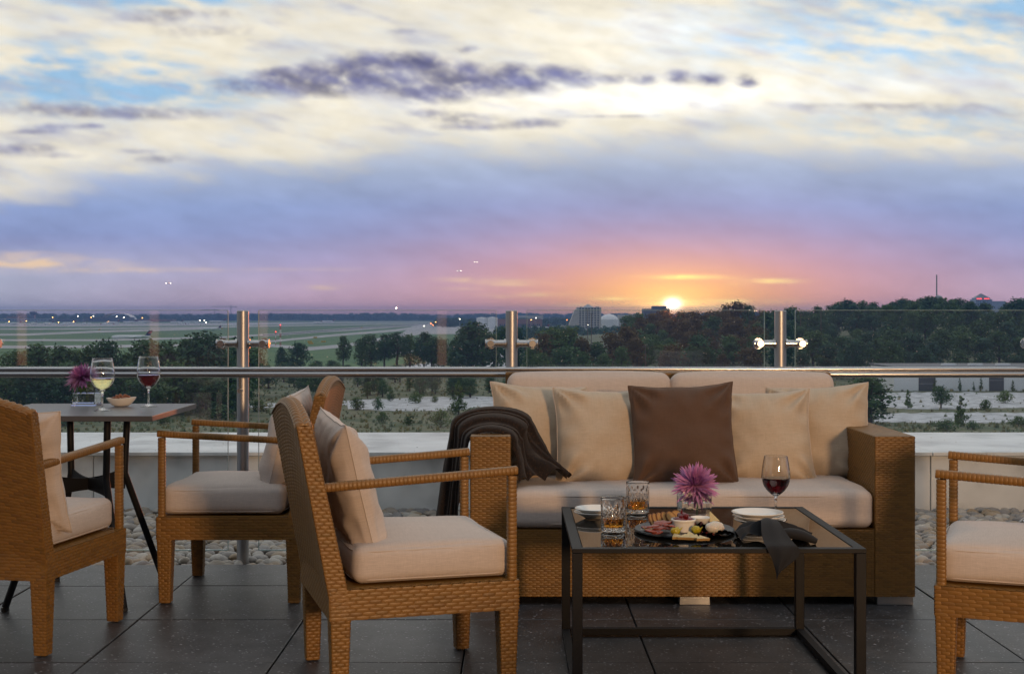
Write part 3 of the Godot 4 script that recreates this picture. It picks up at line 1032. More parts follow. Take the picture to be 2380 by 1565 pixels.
	# service trucks in front of the terminal
	for k in 18:
		var b := on_level(R(0, 480), R(752.5, 756.0), GY)
		var o := thing("service_truck", "white airport service truck before the terminal piers", "truck", b, R(-0.6, 0.6), "service trucks before the terminal")
		var mb := MB.new()
		mb.box(Vector3(1.5, 2.6, 0), Vector3(9.0, 3.6, 3.0), 0.1)
		put(mb, "box_body", M.white_paint, o)
		mb = MB.new()
		mb.box(Vector3(-4.4, 1.9, 0), Vector3(2.4, 2.4, 2.8), 0.1)
		put(mb, "cab", M.white_paint if k % 3 else M.red_paint, o)
		for x in [-4.2, 4.0]:
			mb = MB.new()
			mb.tube([Vector3(x, 0.6, -1.45), Vector3(x, 0.6, 1.45)], 0.6, 8)
			put(mb, "wheel", M.rubber, o)
	# low taxiway boards
	for q in [[719, 796], [732, 786], [751, 796], [722, 800], [230, 767], [515, 764], [1012, 752], [840, 762]]:
		var b := on_level(q[0], q[1], GY)
		var o := thing("taxiway_board", "low yellow board on the grass beside the taxiway", "sign", b, R(-0.2, 0.2), "yellow boards beside the taxiways")
		var mb := MB.new()
		mb.box(Vector3(0, 1.1, 0), Vector3(4.2, 1.5, 0.3), 0.05)
		put(mb, "panel", M.yellow_paint, o)
		mb = MB.new()
		for s in [-1.5, 1.5]: mb.box(Vector3(s, 0.15, 0), Vector3(0.15, 0.35, 0.15), 0.02)
		put(mb, "foot", M.grey_metal, o)
	# red and white obstruction masts
	for q in [[651, 803, 756, "red and white lattice mast standing on the airfield grass"], [640, 803, 772, "thin red mast with a red lamp on the airfield grass"]]:
		var b := on_level(q[0], q[1], GY)
		var h: float = (q[1] - q[2]) / F * -b.z
		var o := thing("airfield_mast", q[3], "mast", b)
		for k in 5:
			var mb := MB.new()
			for s in ([-0.4, 0.4] if q[0] == 651 else [0.0]): mb.tube([Vector3(s, h * k / 5.0, 0), Vector3(s, h * (k + 1) / 5.0, 0)], 0.22, 6)
			put(mb, "shaft", M.white_paint if k % 2 == 1 else M.red_paint, o)
		var mb := MB.new()
		mb.lathe([Vector2(0, 0), Vector2(0.5, 0.3), Vector2(0.5, 0.7), Vector2(0, 1.0)], 8, Transform3D(Basis(), Vector3(0, h, 0)))
		put(mb, "lamp", M.red_glow, o)

func airliner(label: String) -> Node3D:
	# nose towards -z, about 40 m long, standing on its wheels
	var o := thing("airliner", label, "airliner")
	var lay := Transform3D(Basis(Vector3.RIGHT, -PI / 2), Vector3(0, 3.9, 20))
	var mb := MB.new()
	mb.lathe([Vector2(0.1, 0), Vector2(0.5, 1.0), Vector2(1.2, 5.0), Vector2(1.75, 10.0), Vector2(1.85, 14.0), Vector2(1.85, 34.0), Vector2(1.7, 36.5), Vector2(1.2, 38.8), Vector2(0.5, 39.8), Vector2(0, 40)], 18, lay)
	put(mb, "fuselage", M.white_paint, o)
	for s in [-1, 1]:
		mb = MB.new()
		mb.slab(PackedVector2Array([Vector2(0, 4), Vector2(s * 16.0, -4.5), Vector2(s * 16.0, -6.0), Vector2(0, -2.5)]), Vector3(0, 3.2, 1.0), Vector3(1, 0.06 * s, 0).normalized(), Vector3(0, 0, -1), 0.4)
		put(mb, "wing", M.white_paint, o)
		mb = MB.new()
		mb.slab(PackedVector2Array([Vector2(0, 2), Vector2(s * 6.0, -1.2), Vector2(s * 6.0, -2.3), Vector2(0, -1.3)]), Vector3(0, 10.4, 19.0), Vector3.RIGHT, Vector3(0, 0, -1), 0.25)
		put(mb, "tailplane", M.white_paint, o)
		mb = MB.new()
		mb.lathe([Vector2(0.35, 0), Vector2(0.75, 1.5), Vector2(0.85, 4.0), Vector2(0.7, 5.0), Vector2(0, 5.0)], 12, Transform3D(Basis(Vector3.RIGHT, -PI / 2), Vector3(s * 2.7, 4.6, 14.5)))
		put(mb, "engine", M.white_paint, o)
		mb = MB.new()
		mb.tube([Vector3(s * 2.6 - 0.4, 0.55, 2.5), Vector3(s * 2.6 + 0.4, 0.55, 2.5)], 0.55, 10)
		mb.tube([Vector3(s * 2.6, 0.5, 2.5), Vector3(s * 2.4, 3.2, 2.5)], 0.12, 6)
		put(mb, "wheel", M.rubber, o)
	mb = MB.new()
	mb.slab(PackedVector2Array([Vector2(-12.5, 5.3), Vector2(-17.8, 5.0), Vector2(-20.6, 10.6), Vector2(-16.9, 10.6)]), Vector3.ZERO, Vector3(0, 0, -1), Vector3.UP, 0.4)
	var fin := put(mb, "tail_fin", M.navy, o)
	mb = MB.new()
	mb.slab(PackedVector2Array([Vector2(-15.0, 7.4), Vector2(-19.0, 7.4), Vector2(-20.0, 9.4), Vector2(-17.4, 9.4)]), Vector3.ZERO, Vector3(0, 0, -1), Vector3.UP, 0.5)
	put(mb, "tail_flash", M.red_paint, fin)
	mb = MB.new()
	mb.tube([Vector3(-0.3, 0.4, -14.5), Vector3(0.3, 0.4, -14.5)], 0.4, 10)
	mb.tube([Vector3(0, 0.4, -14.5), Vector3(0, 2.6, -14.5)], 0.1, 6)
	put(mb, "nose_wheel", M.rubber, o)
	mb = MB.new()
	mb.box(Vector3(0, 4.75, -17.6), Vector3(2.1, 0.55, 0.9), 0.15)
	put(mb, "cockpit_window", M.far_glass, o)
	return o

# ---------------------------------------------------------------- buildings far and near
func block(called: String, label: String, x0: float, x1: float, ytop: float, d: float, deep: float, m: Material, base := GY) -> Node3D:
	var a := px(x0, ytop, d)
	var b := px(x1, ytop, d)
	var o := thing(called, label, "building", Vector3((a.x + b.x) * 0.5, base, a.z))
	var mb := MB.new()
	mb.box(Vector3(0, (a.y - base) * 0.5, -deep * 0.5), Vector3(b.x - a.x, a.y - base, deep), 0.1)
	put(mb, "wall", m, o)
	return o

func windows(o: Node3D, wide: float, y0: float, y1: float, cols: int, rows: int, m: Material, z := 0.05, fill := 0.55) -> void:
	var cw := wide / cols
	var rh := (y1 - y0) / rows
	var mb := MB.new()
	mb.box(Vector3.ZERO, Vector3(cw * fill, rh * fill, 0.3), 0.02)
	var me := mb.mesh()
	for i in cols:
		for j in rows:
			var q := put(me, "window", m, o)
			q.position = Vector3(-wide * 0.5 + cw * (i + 0.5), y0 + rh * (j + 0.5), z)

func gable_roof(o: Node3D, wide: float, deep: float, y: float, rise: float, m: Material, over := 0.6) -> void:
	var mb := MB.new()
	var a := wide * 0.5 + over
	mb.slab(PackedVector2Array([Vector2(-a, y), Vector2(a, y), Vector2(a, y + 0.25), Vector2(0, y + rise), Vector2(-a, y + 0.25)]), Vector3(0, 0, -deep * 0.5), Vector3.RIGHT, Vector3.UP, deep + over)
	put(mb, "roof", m, o)

func far_buildings() -> void:
	rng.seed = 501
	# terminal
	var o := block("airport_terminal", "long dark terminal block beside the arched white hall", 196, 300, 736.5, 4700, 60, M.dark_wall)
	windows(o, 150, 4, 10, 16, 1, M.far_glass)
	o = block("airport_terminal", "low grey terminal pier under the control tower", -60, 112, 739.5, 4750, 60, M.blue_grey_wall)
	windows(o, 250, 4, 9, 22, 1, M.far_glass)
	o = block("airport_terminal", "low terminal pier between the control tower and the dark block", 112, 196, 741, 4650, 60, M.dark_wall)
	o = block("airport_terminal", "low brown hall at the outer end of the terminal row", 312, 400, 741.5, 4700, 50, M.brick_wall)
	o = block("airport_terminal", "small white cargo shed apart from the terminal row", 425, 458, 745, 4300, 40, M.white_paint)
	o = block("airport_terminal", "reddish brick terminal hall beyond the parked airliners", 14, 40, 735, 4900, 40, M.brick_wall)
	# arched hall
	o = thing("arched_hall", "white arched hall roof rising over the terminal", "hall", w((275.0 - CX) / F * 4800.0, GY, 4800))
	var mb := MB.new()
	var p := PackedVector3Array()
	for i in 25:
		var t := PI * i / 24.0
		for j in 9:
			p.append(Vector3(cos(t) * -56.0, 6.0 + sin(t) * 25.0, 30.0 - j * 8.0))
	mb.grid(p, 25, 9)
	put(mb, "roof", M.white_paint, o)
	mb = MB.new()
	mb.box(Vector3(0, 4, 0), Vector3(112, 8, 60), 0.2)
	put(mb, "wall", M.dark_wall, o)
	for i in range(1, 8):
		var t := PI * i / 8.0
		mb = MB.new()
		mb.box(Vector3(cos(t) * -56.3, 6.0 + sin(t) * 25.3, 0), Vector3(1.2, 1.2, 62), 0.1)
		put(mb, "roof_rib", M.grey_metal, o)
	# control tower
	o = thing("control_tower", "dark airport control tower with a wide glazed cab", "tower", w((76.0 - CX) / F * 4800.0, GY, 4800))
	mb = MB.new(); mb.box(Vector3(0, 13, 0), Vector3(12, 26, 12), 0.2); put(mb, "shaft", M.dark_wall, o)
	mb = MB.new(); mb.lathe([Vector2(0, 24), Vector2(8, 24), Vector2(8, 24), Vector2(13, 29), Vector2(13, 29), Vector2(12.5, 34), Vector2(12.5, 34), Vector2(0, 34)], 12); put(mb, "cab", M.far_glass, o)
	mb = MB.new(); mb.box(Vector3(0, 35, 0), Vector3(18, 2.0, 18), 0.2); put(mb, "roof", M.dark_wall, o)
	mb = MB.new(); mb.tube([Vector3(2, 36, 0), Vector3(2, 42, 0)], 0.3, 6); put(mb, "aerial", M.grey_metal, o)
	# cranes
	for q in [[536, 708, 4900.0, 1.0, "tall construction crane with long jib over the horizon"], [498, 716, 5200.0, 0.8, "lower construction crane half sunk behind the far woods"]]:
		var top := px(q[0], q[1], q[2])
		o = thing("tower_crane", q[4], "crane", Vector3(top.x, GY, top.z), 0.3)
		var h := top.y - GY
		mb = MB.new(); mb.box(Vector3(0, h * 0.5, 0), Vector3(1.8, h, 1.8), 0.05); put(mb, "mast", M.dark_wall, o)
		mb = MB.new(); mb.box(Vector3(-24 * q[3], h - 6, 0), Vector3(90 * q[3], 1.3, 1.3), 0.05); put(mb, "jib", M.dark_wall, o)
		mb = MB.new(); mb.box(Vector3(18 * q[3], h - 8, 0), Vector3(4, 3, 2), 0.05); put(mb, "counterweight", M.dark_wall, o)
	# hotel with a small pyramid roof and a sloping glass flank
	var d := 1900.0
	o = block("pyramid_hotel", "cream hotel tower with pyramid skylight and sloping glass flank", 1341, 1397, 714, d, 30, M.pale_wall)
	windows(o, 30, 6, 36, 7, 9, M.far_glass)
	mb = MB.new()
	mb.lathe([Vector2(12.5, 0), Vector2(0, 5.4)], 4, Transform3D(Basis(Vector3.UP, PI / 4), Vector3(-1, 35.5, -14)))
	put(mb, "pyramid_roof", M.grey_metal, o)
	mb = MB.new()
	mb.slab(PackedVector2Array([Vector2(-17, 0), Vector2(-17, 33), Vector2(-20, 33), Vector2(-28, 12), Vector2(-28, 0)]), Vector3(0, 0, -15), Vector3.RIGHT, Vector3.UP, 26)
	put(mb, "glass_flank", M.pale_wall, o)
	for k in 7:
		mb = MB.new(); mb.box(Vector3(R(-15, 15), 36.4, R(-12, -2)), Vector3(1.6, 1.8, 1.2), 0.05); put(mb, "roof_unit", M.grey_metal, o)
	mb = MB.new(); mb.box(Vector3(0, 35.6, -15), Vector3(35.5, 0.6, 31), 0.05); put(mb, "parapet", M.pale_wall, o)
	# tanks
	for q in [[1119, 738, 2450.0, "white fuel tank beside the parked tails, outer one"], [1144, 737.5, 2500.0, "white fuel tank next to the steel railing post"]]:
		var c := px(q[0], q[1], q[2])
		o = thing("fuel_tank", q[3], "tank", Vector3(c.x, GY, c.z))
		mb = MB.new(); mb.lathe([Vector2(9.4, 0), Vector2(9.4, c.y - GY), Vector2(9.4, c.y - GY)], 28); put(mb, "shell", M.white_paint, o)
		mb = MB.new(); mb.lathe([Vector2(9.6, c.y - GY), Vector2(0, c.y - GY + 1.3)], 28); put(mb, "roof", M.white_paint, o)
		mb = MB.new()
		mb.tube([Vector3(6.5, 0, 6.9), Vector3(6.5, c.y - GY, 6.9)], 0.25, 6); put(mb, "ladder", M.grey_metal, o)
	o = block("long_shed", "long brick hangar shed behind the post and trees", 1156, 1260, 741, 2600, 30, M.brick_wall)
	windows(o, 80, 2, 9, 20, 1, M.far_glass)
	# arched roof and pale sheds near the sunset
	o = thing("storage_dome", "pale rounded storage roof beside the pyramid hotel", "shed", w((1415.0 - CX) / F * 2100.0, GY, 2100))
	mb = MB.new(); mb.lathe([Vector2(15, 0), Vector2(15, 18), Vector2(15, 18), Vector2(12.5, 22), Vector2(8, 25), Vector2(0, 27)], 24); put(mb, "shell", M.white_paint, o)
	o = block("pale_shed", "long pale flat shed below the setting sun", 1438, 1488, 731, 2200, 30, M.pale_wall)
	windows(o, 32, 14, 20, 10, 1, M.far_glass)
	o = block("pale_shed", "brown flat-roofed office block silhouetted beside the sun", 1495, 1556, 717, 2500, 30, M.dark_wall)
	mb = MB.new(); mb.box(Vector3(6, 39.0, -15), Vector3(26, 5.5, 20), 0.1); put(mb, "roof_unit", M.dark_wall, o)
	o = block("pale_shed", "low pale shed under the trees beside the hotel", 1190, 1262, 732.5, 3300, 30, M.pale_wall)
	# tower with red-lit crown, and its lower wing
	o = thing("crowned_tower", "blue-grey office tower with pyramid roof and red lit band", "building", w((2280.0 - CX) / F * 2900.0, GY, 2900))
	var top := 1.1 + (HY - 695.0) / F * 2900.0 - GY
	mb = MB.new(); mb.box(Vector3(0, top * 0.5, 0), Vector3(36, top, 36), 0.2); put(mb, "wall", M.blue_grey_wall, o)
	mb = MB.new(); mb.lathe([Vector2(21, top + 2.5), Vector2(0, top + 13)], 4, Transform3D(Basis(Vector3.UP, PI / 4), Vector3.ZERO)); put(mb, "roof", M.far_glass, o)
	mb = MB.new(); mb.box(Vector3(0, top + 1.2, 0), Vector3(30, 2.6, 30), 0.1); put(mb, "crown", M.far_glass, o)
	for s in [-9.0, 7.0]:
		mb = MB.new(); mb.box(Vector3(s, top + 1.0, 15.3), Vector3(11, 1.6, 0.4), 0.05); put(mb, "red_sign_light", M.red_glow, o)
	windows(o, 34, top - 26, top - 2, 9, 7, M.far_glass, 18.1)
	mb = MB.new(); mb.box(Vector3(33, (top - 4) * 0.5, -4), Vector3(34, top - 4, 30), 0.2); put(mb, "wing", M.blue_grey_wall, o)
	# thin chimney on the wooded ridge
	var ch := px(2177, 638, 1500)
	o = thing("chimney_mast", "thin grey mast rising from the wooded ridge", "mast", Vector3(ch.x, GY, ch.z))
	mb = MB.new(); mb.tube([Vector3(0, 0, 0), Vector3(0, ch.y - GY, 0)], [1.1, 0.7], 10); put(mb, "shaft", M.grey_metal, o)
	mb = MB.new(); mb.lathe([Vector2(4.2, 38), Vector2(4.2, 46), Vector2(4.2, 46), Vector2(0, 48)], 16, Transform3D(Basis(), Vector3(2, 0, 0))); put(mb, "tank", M.grey_metal, o)
	# white warehouse at the edge of the lot
	var a := on_level(2078, 908, GY)
	var dd := -a.z
	var wide := 64.0
	o = thing("warehouse", "long white warehouse with dark loading doors at the lot edge", "building", Vector3(a.x + wide * 0.5, GY, a.z))
	mb = MB.new(); mb.box(Vector3(0, 3.9, -15), Vector3(wide, 7.8, 30), 0.05); put(mb, "wall", M.white_paint, o)
	mb = MB.new(); mb.box(Vector3(0, 8.1, -15), Vector3(wide + 1, 0.6, 31), 0.05); put(mb, "roof", M.dark_wall, o)
	for q in [[2135, 2174, 4.8], [2299, 2333, 7.0]]:
		var xa: float = (q[0] - CX) / F * dd - o.position.x
		var xb: float = (q[1] - CX) / F * dd - o.position.x
		mb = MB.new(); mb.box(Vector3((xa + xb) * 0.5, q[2] * 0.5, 0.05), Vector3(xb - xa, q[2], 0.25), 0.02)
		var door := put(mb, "door", M.dark_wall, o)
		mb = MB.new(); mb.box(Vector3((xa + xb) * 0.5, q[2] * 0.52, 0.2), Vector3(xb - xa, 0.12, 0.1), 0.02); put(mb, "door_rail", M.grey_metal, door)
	for q in [2190, 2252, 2316]:
		var xa: float = (q + 15 - CX) / F * (dd + 8) - o.position.x
		mb = MB.new(); mb.box(Vector3(xa, 8.75, -8), Vector3(4.6, 0.7, 2.5), 0.05); put(mb, "skylight", M.white_paint, o)
	mb = MB.new(); mb.box(Vector3((2156.0 - CX) / F * dd - o.position.x, 5.8, 0.2), Vector3(1.3, 4.2, 0.5), 0.03); put(mb, "pipe", M.dark_wall, o)
	# shed, machines and cars by the dirt track
	a = on_level(1385, 856, GY)
	o = thing("small_shed", "small shed with pale metal roof below the sunlit trees", "shed", a)
	mb = MB.new(); mb.box(Vector3(0, 1.2, -2), Vector3(5.4, 2.4, 4), 0.03); put(mb, "wall", M.blue_grey_wall, o)
	gable_roof(o, 5.4, 4.4, 2.4, 1.0, M.white_paint, 0.3)
	a = on_level(1122, 825, GY)
	o = thing("wheel_loader", "yellow wheel loader parked on the dirt track", "loader", a)
	mb = MB.new(); mb.box(Vector3(0.4, 1.7, 0), Vector3(3.4, 1.2, 2.0), 0.15); put(mb, "body", M.machine_yellow, o)
	mb = MB.new(); mb.box(Vector3(0.2, 3.0, 0), Vector3(1.5, 1.5, 1.6), 0.1); put(mb, "cab", M.far_glass, o)
	mb = MB.new(); mb.slab(PackedVector2Array([Vector2(-3.2, 0.3), Vector2(-2.2, 0.3), Vector2(-2.2, 1.5), Vector2(-2.9, 1.2)]), Vector3.ZERO, Vector3.RIGHT, Vector3.UP, 2.4); put(mb, "bucket", M.machine_yellow, o)
	for s in [-1, 1]:
		for x in [-0.9, 1.5]:
			mb = MB.new(); mb.tube([Vector3(x, 0.75, s * 0.8), Vector3(x, 0.75, s * 1.3)], 0.75, 14); put(mb, "wheel", M.rubber, o)
	for q in [[1210, 818, "red flatbed truck beside the dirt track", 1.0, "red_paint"], [1228, 816, "red and black crane truck beside the flatbed", 1.2, "red_paint"]]:
		a = on_level(q[0], q[1], GY)
		o = thing("work_truck", q[2], "truck", a)
		mb = MB.new(); mb.box(Vector3(-2.2, 1.9, 0) * q[3], Vector3(1.8, 2.2, 2.2) * q[3], 0.15); put(mb, "cab", M[q[4]], o)
		mb = MB.new(); mb.box(Vector3(1.0, 1.2, 0) * q[3], Vector3(4.6, 0.7, 2.2) * q[3], 0.08); put(mb, "bed", M.dark_wall, o)
		mb = MB.new(); mb.box(Vector3(-2.2, 2.4, 0) * q[3], Vector3(1.84, 0.7, 1.9) * q[3], 0.05); put(mb, "windscreen", M.far_glass, o)
		for x in [-2.1, 0.6, 2.2]:
			for s in [-1, 1]:
				mb = MB.new(); mb.tube([Vector3(x, 0.5, s * 0.8) * q[3], Vector3(x, 0.5, s * 1.1) * q[3]], 0.5 * q[3], 12); put(mb, "wheel", M.rubber, o)
	for q in [[1168, 820, "white car parked on the dirt track", "white_paint"], [1150, 821, "pale van parked beside the white car", "grey_metal"], [1000, 826, "silver car parked beside the far grass bank", "grey_metal"]]:
		a = on_level(q[0], q[1], GY)
		o = thing("parked_car", q[2], "car", a, 0.2)
		mb = MB.new(); mb.slab(PackedVector2Array([Vector2(-2.2, 0.35), Vector2(2.2, 0.35), Vector2(2.2, 0.95), Vector2(1.3, 1.05), Vector2(0.8, 1.5), Vector2(-1.0, 1.5), Vector2(-1.6, 1.0), Vector2(-2.2, 0.9)]), Vector3.ZERO, Vector3.RIGHT, Vector3.UP, 1.75); put(mb, "body", M[q[3]], o)
		mb = MB.new(); mb.box(Vector3(-0.1, 1.25, 0), Vector3(1.9, 0.32, 1.79), 0.05); put(mb, "window", M.far_glass, o)
		for x in [-1.35, 1.35]:
			for s in [-1, 1]:
				mb = MB.new(); mb.tube([Vector3(x, 0.33, s * 0.7), Vector3(x, 0.33, s * 0.9)], 0.33, 12); put(mb, "wheel", M.rubber, o)
	# pole line
	var tops := []
	for q in [[1365, 716, 900.0], [1374, 726, 760.0], [1428, 782, 560.0], [1474, 784, 540.0], [1861, 728, 700.0], [1908, 714, 640.0], [1192, 770, 900.0], [1500, 800, 520.0]]:
		var t := px(q[0], q[1], q[2])
		var gy := terrain(t.x, -t.z)
		o = thing("utility_pole", "wooden utility pole with crossarm standing among the trees", "pole", Vector3(t.x, gy, t.z), 0.0, "utility poles among the trees")
		mb = MB.new(); mb.tube([Vector3.ZERO, Vector3(0, t.y - gy, 0)], [0.24, 0.16], 8); put(mb, "pole", M.timber_pole, o)
		mb = MB.new(); mb.box(Vector3(0, t.y - gy - 0.8, 0), Vector3(2.6, 0.18, 0.18), 0.02); put(mb, "crossarm", M.timber_pole, o)
		tops.append(t)
	for q in [[1, 2, 0], [2, 3, 0], [0, 6, 0], [4, 5, 0], [3, 7, 0], [1, 3, 1]]:
		mb = MB.new()
		var line := []
		for k in 13:
			var t := k / 12.0
			line.append(tops[q[0]].lerp(tops[q[1]], t) + Vector3(0, -0.8 - 4.0 * t * (1.0 - t) * (2.0 + q[2]), 0))
		mb.tube(line, 0.045, 4)
		tag(put(mb, "power_line", M.wire), "thin power line sagging between utility poles", "power line", "power lines among the trees")

# ---------------------------------------------------------------- trees
func crown_mesh(blobs: int, hgt: float, rad: float, low: float, faces: int, leaf: float, cone := 0.0) -> ArrayMesh:
	var bl := []
	var lean := Vector3(R(-1, 1), 0, R(-1, 1)) * rad * 0.30
	for k in blobs:
		var t := (k + R(0.2, 0.8)) / blobs
		var y := lerpf(low, hgt * 0.86, t)
		var env := rad * (sqrt(maxf(0.05, 1.0 - pow(2.0 * t - 0.8, 2.0))) if cone == 0.0 else (1.05 - t * cone))
		var a := k * 2.4 + R(-0.4, 0.4)
		var r := rad * R(0.36, 0.60) * (1.0 if cone == 0.0 else 1.05 - t * 0.75)
		bl.append([Vector3(cos(a), 0, sin(a)) * maxf(0.0, env - r * 0.6) * R(0.45, 1.0) + Vector3(0, y, 0) + lean * (t - 0.4), r * R(0.95, 1.2), R(0.62, 1.40)])
	bl.append([Vector3(0, hgt * 0.86, 0), rad * (0.42 if cone == 0.0 else 0.18), 1.0])
	var mb := MB.new()
	var total := 0.0
	for b in bl: total += b[1] * b[1]
	for b in bl:
		var n := int(faces * b[1] * b[1] / total)
		for k in n:
			var dir := Vector3(R(-1, 1), R(-0.9, 1), R(-1, 1)).normalized()
			var c: Vector3 = b[0] + dir * b[1] * Vector3(1, 0.82, 1) * pow(R(0.1, 1.0), 0.38) * (1.0 + 0.25 * R(-1, 1))
			var nn := (dir + Vector3(R(-0.8, 0.8), R(-0.3, 0.9), R(-0.8, 0.8))).normalized()
			var ns := (dir * 1.6 + nn * 0.5).normalized()
			var t := nn.cross(Vector3(R(-1, 1), R(-1, 1), R(-1, 1))).normalized()
			var u := nn.cross(t)
			var s := leaf * R(0.55, 1.3)
			var tone: float = b[2] * R(0.82, 1.2)
			mb.col = Color(tone * R(0.9, 1.12), tone, tone * R(0.8, 1.1))
			var i := mb.vert(c - t * s, ns)
			mb.vert(c + u * s * 0.6, ns); mb.vert(c + t * s, ns); mb.vert(c - u * s * 0.6, ns)
			mb.tri(i, i + 2, i + 1); mb.tri(i, i + 3, i + 2)
	return mb.mesh()

func trunk_mesh(hgt: float, r: float) -> ArrayMesh:
	var mb := MB.new()
	mb.tube([Vector3(0, -0.6, 0), Vector3(R(-.1, .1), hgt * 0.25, 0), Vector3(R(-.3, .3), hgt * 0.55, R(-.2, .2)), Vector3(0, hgt * 0.84, 0)], [r * 1.25, r, r * 0.6, r * 0.15], 8)
	for k in 6:
		var a := k * 1.3 + R(-0.3, 0.3)
		var y := hgt * R(0.28, 0.6)
		mb.tube([Vector3(0, y, 0), Vector3(cos(a), 0.7, sin(a)) * hgt * 0.12 + Vector3(0, y, 0), Vector3(cos(a), 0.9, sin(a)) * hgt * 0.24 + Vector3(0, y, 0)], [r * 0.45, r * 0.3, r * 0.1], 6)
	return mb.mesh()

var kinds := {}

func plant(kind: String, variant: int, pos: Vector3, scl: Vector3, label: String, group: String, called := "tree") -> void:
	var k: Dictionary = kinds[kind]
	var o := thing(called, label, "tree" if called == "tree" else "shrub", pos, 0.0, group)
	o.transform = Transform3D(Basis(Vector3.UP, R(0, TAU)).scaled_local(scl), pos)
	put(k.crown[variant % k.crown.size()], "crown", k.mat[rng.randi() % k.mat.size()], o)
	put(k.trunk, "trunk" if called == "tree" else "stem", M.bark, o)

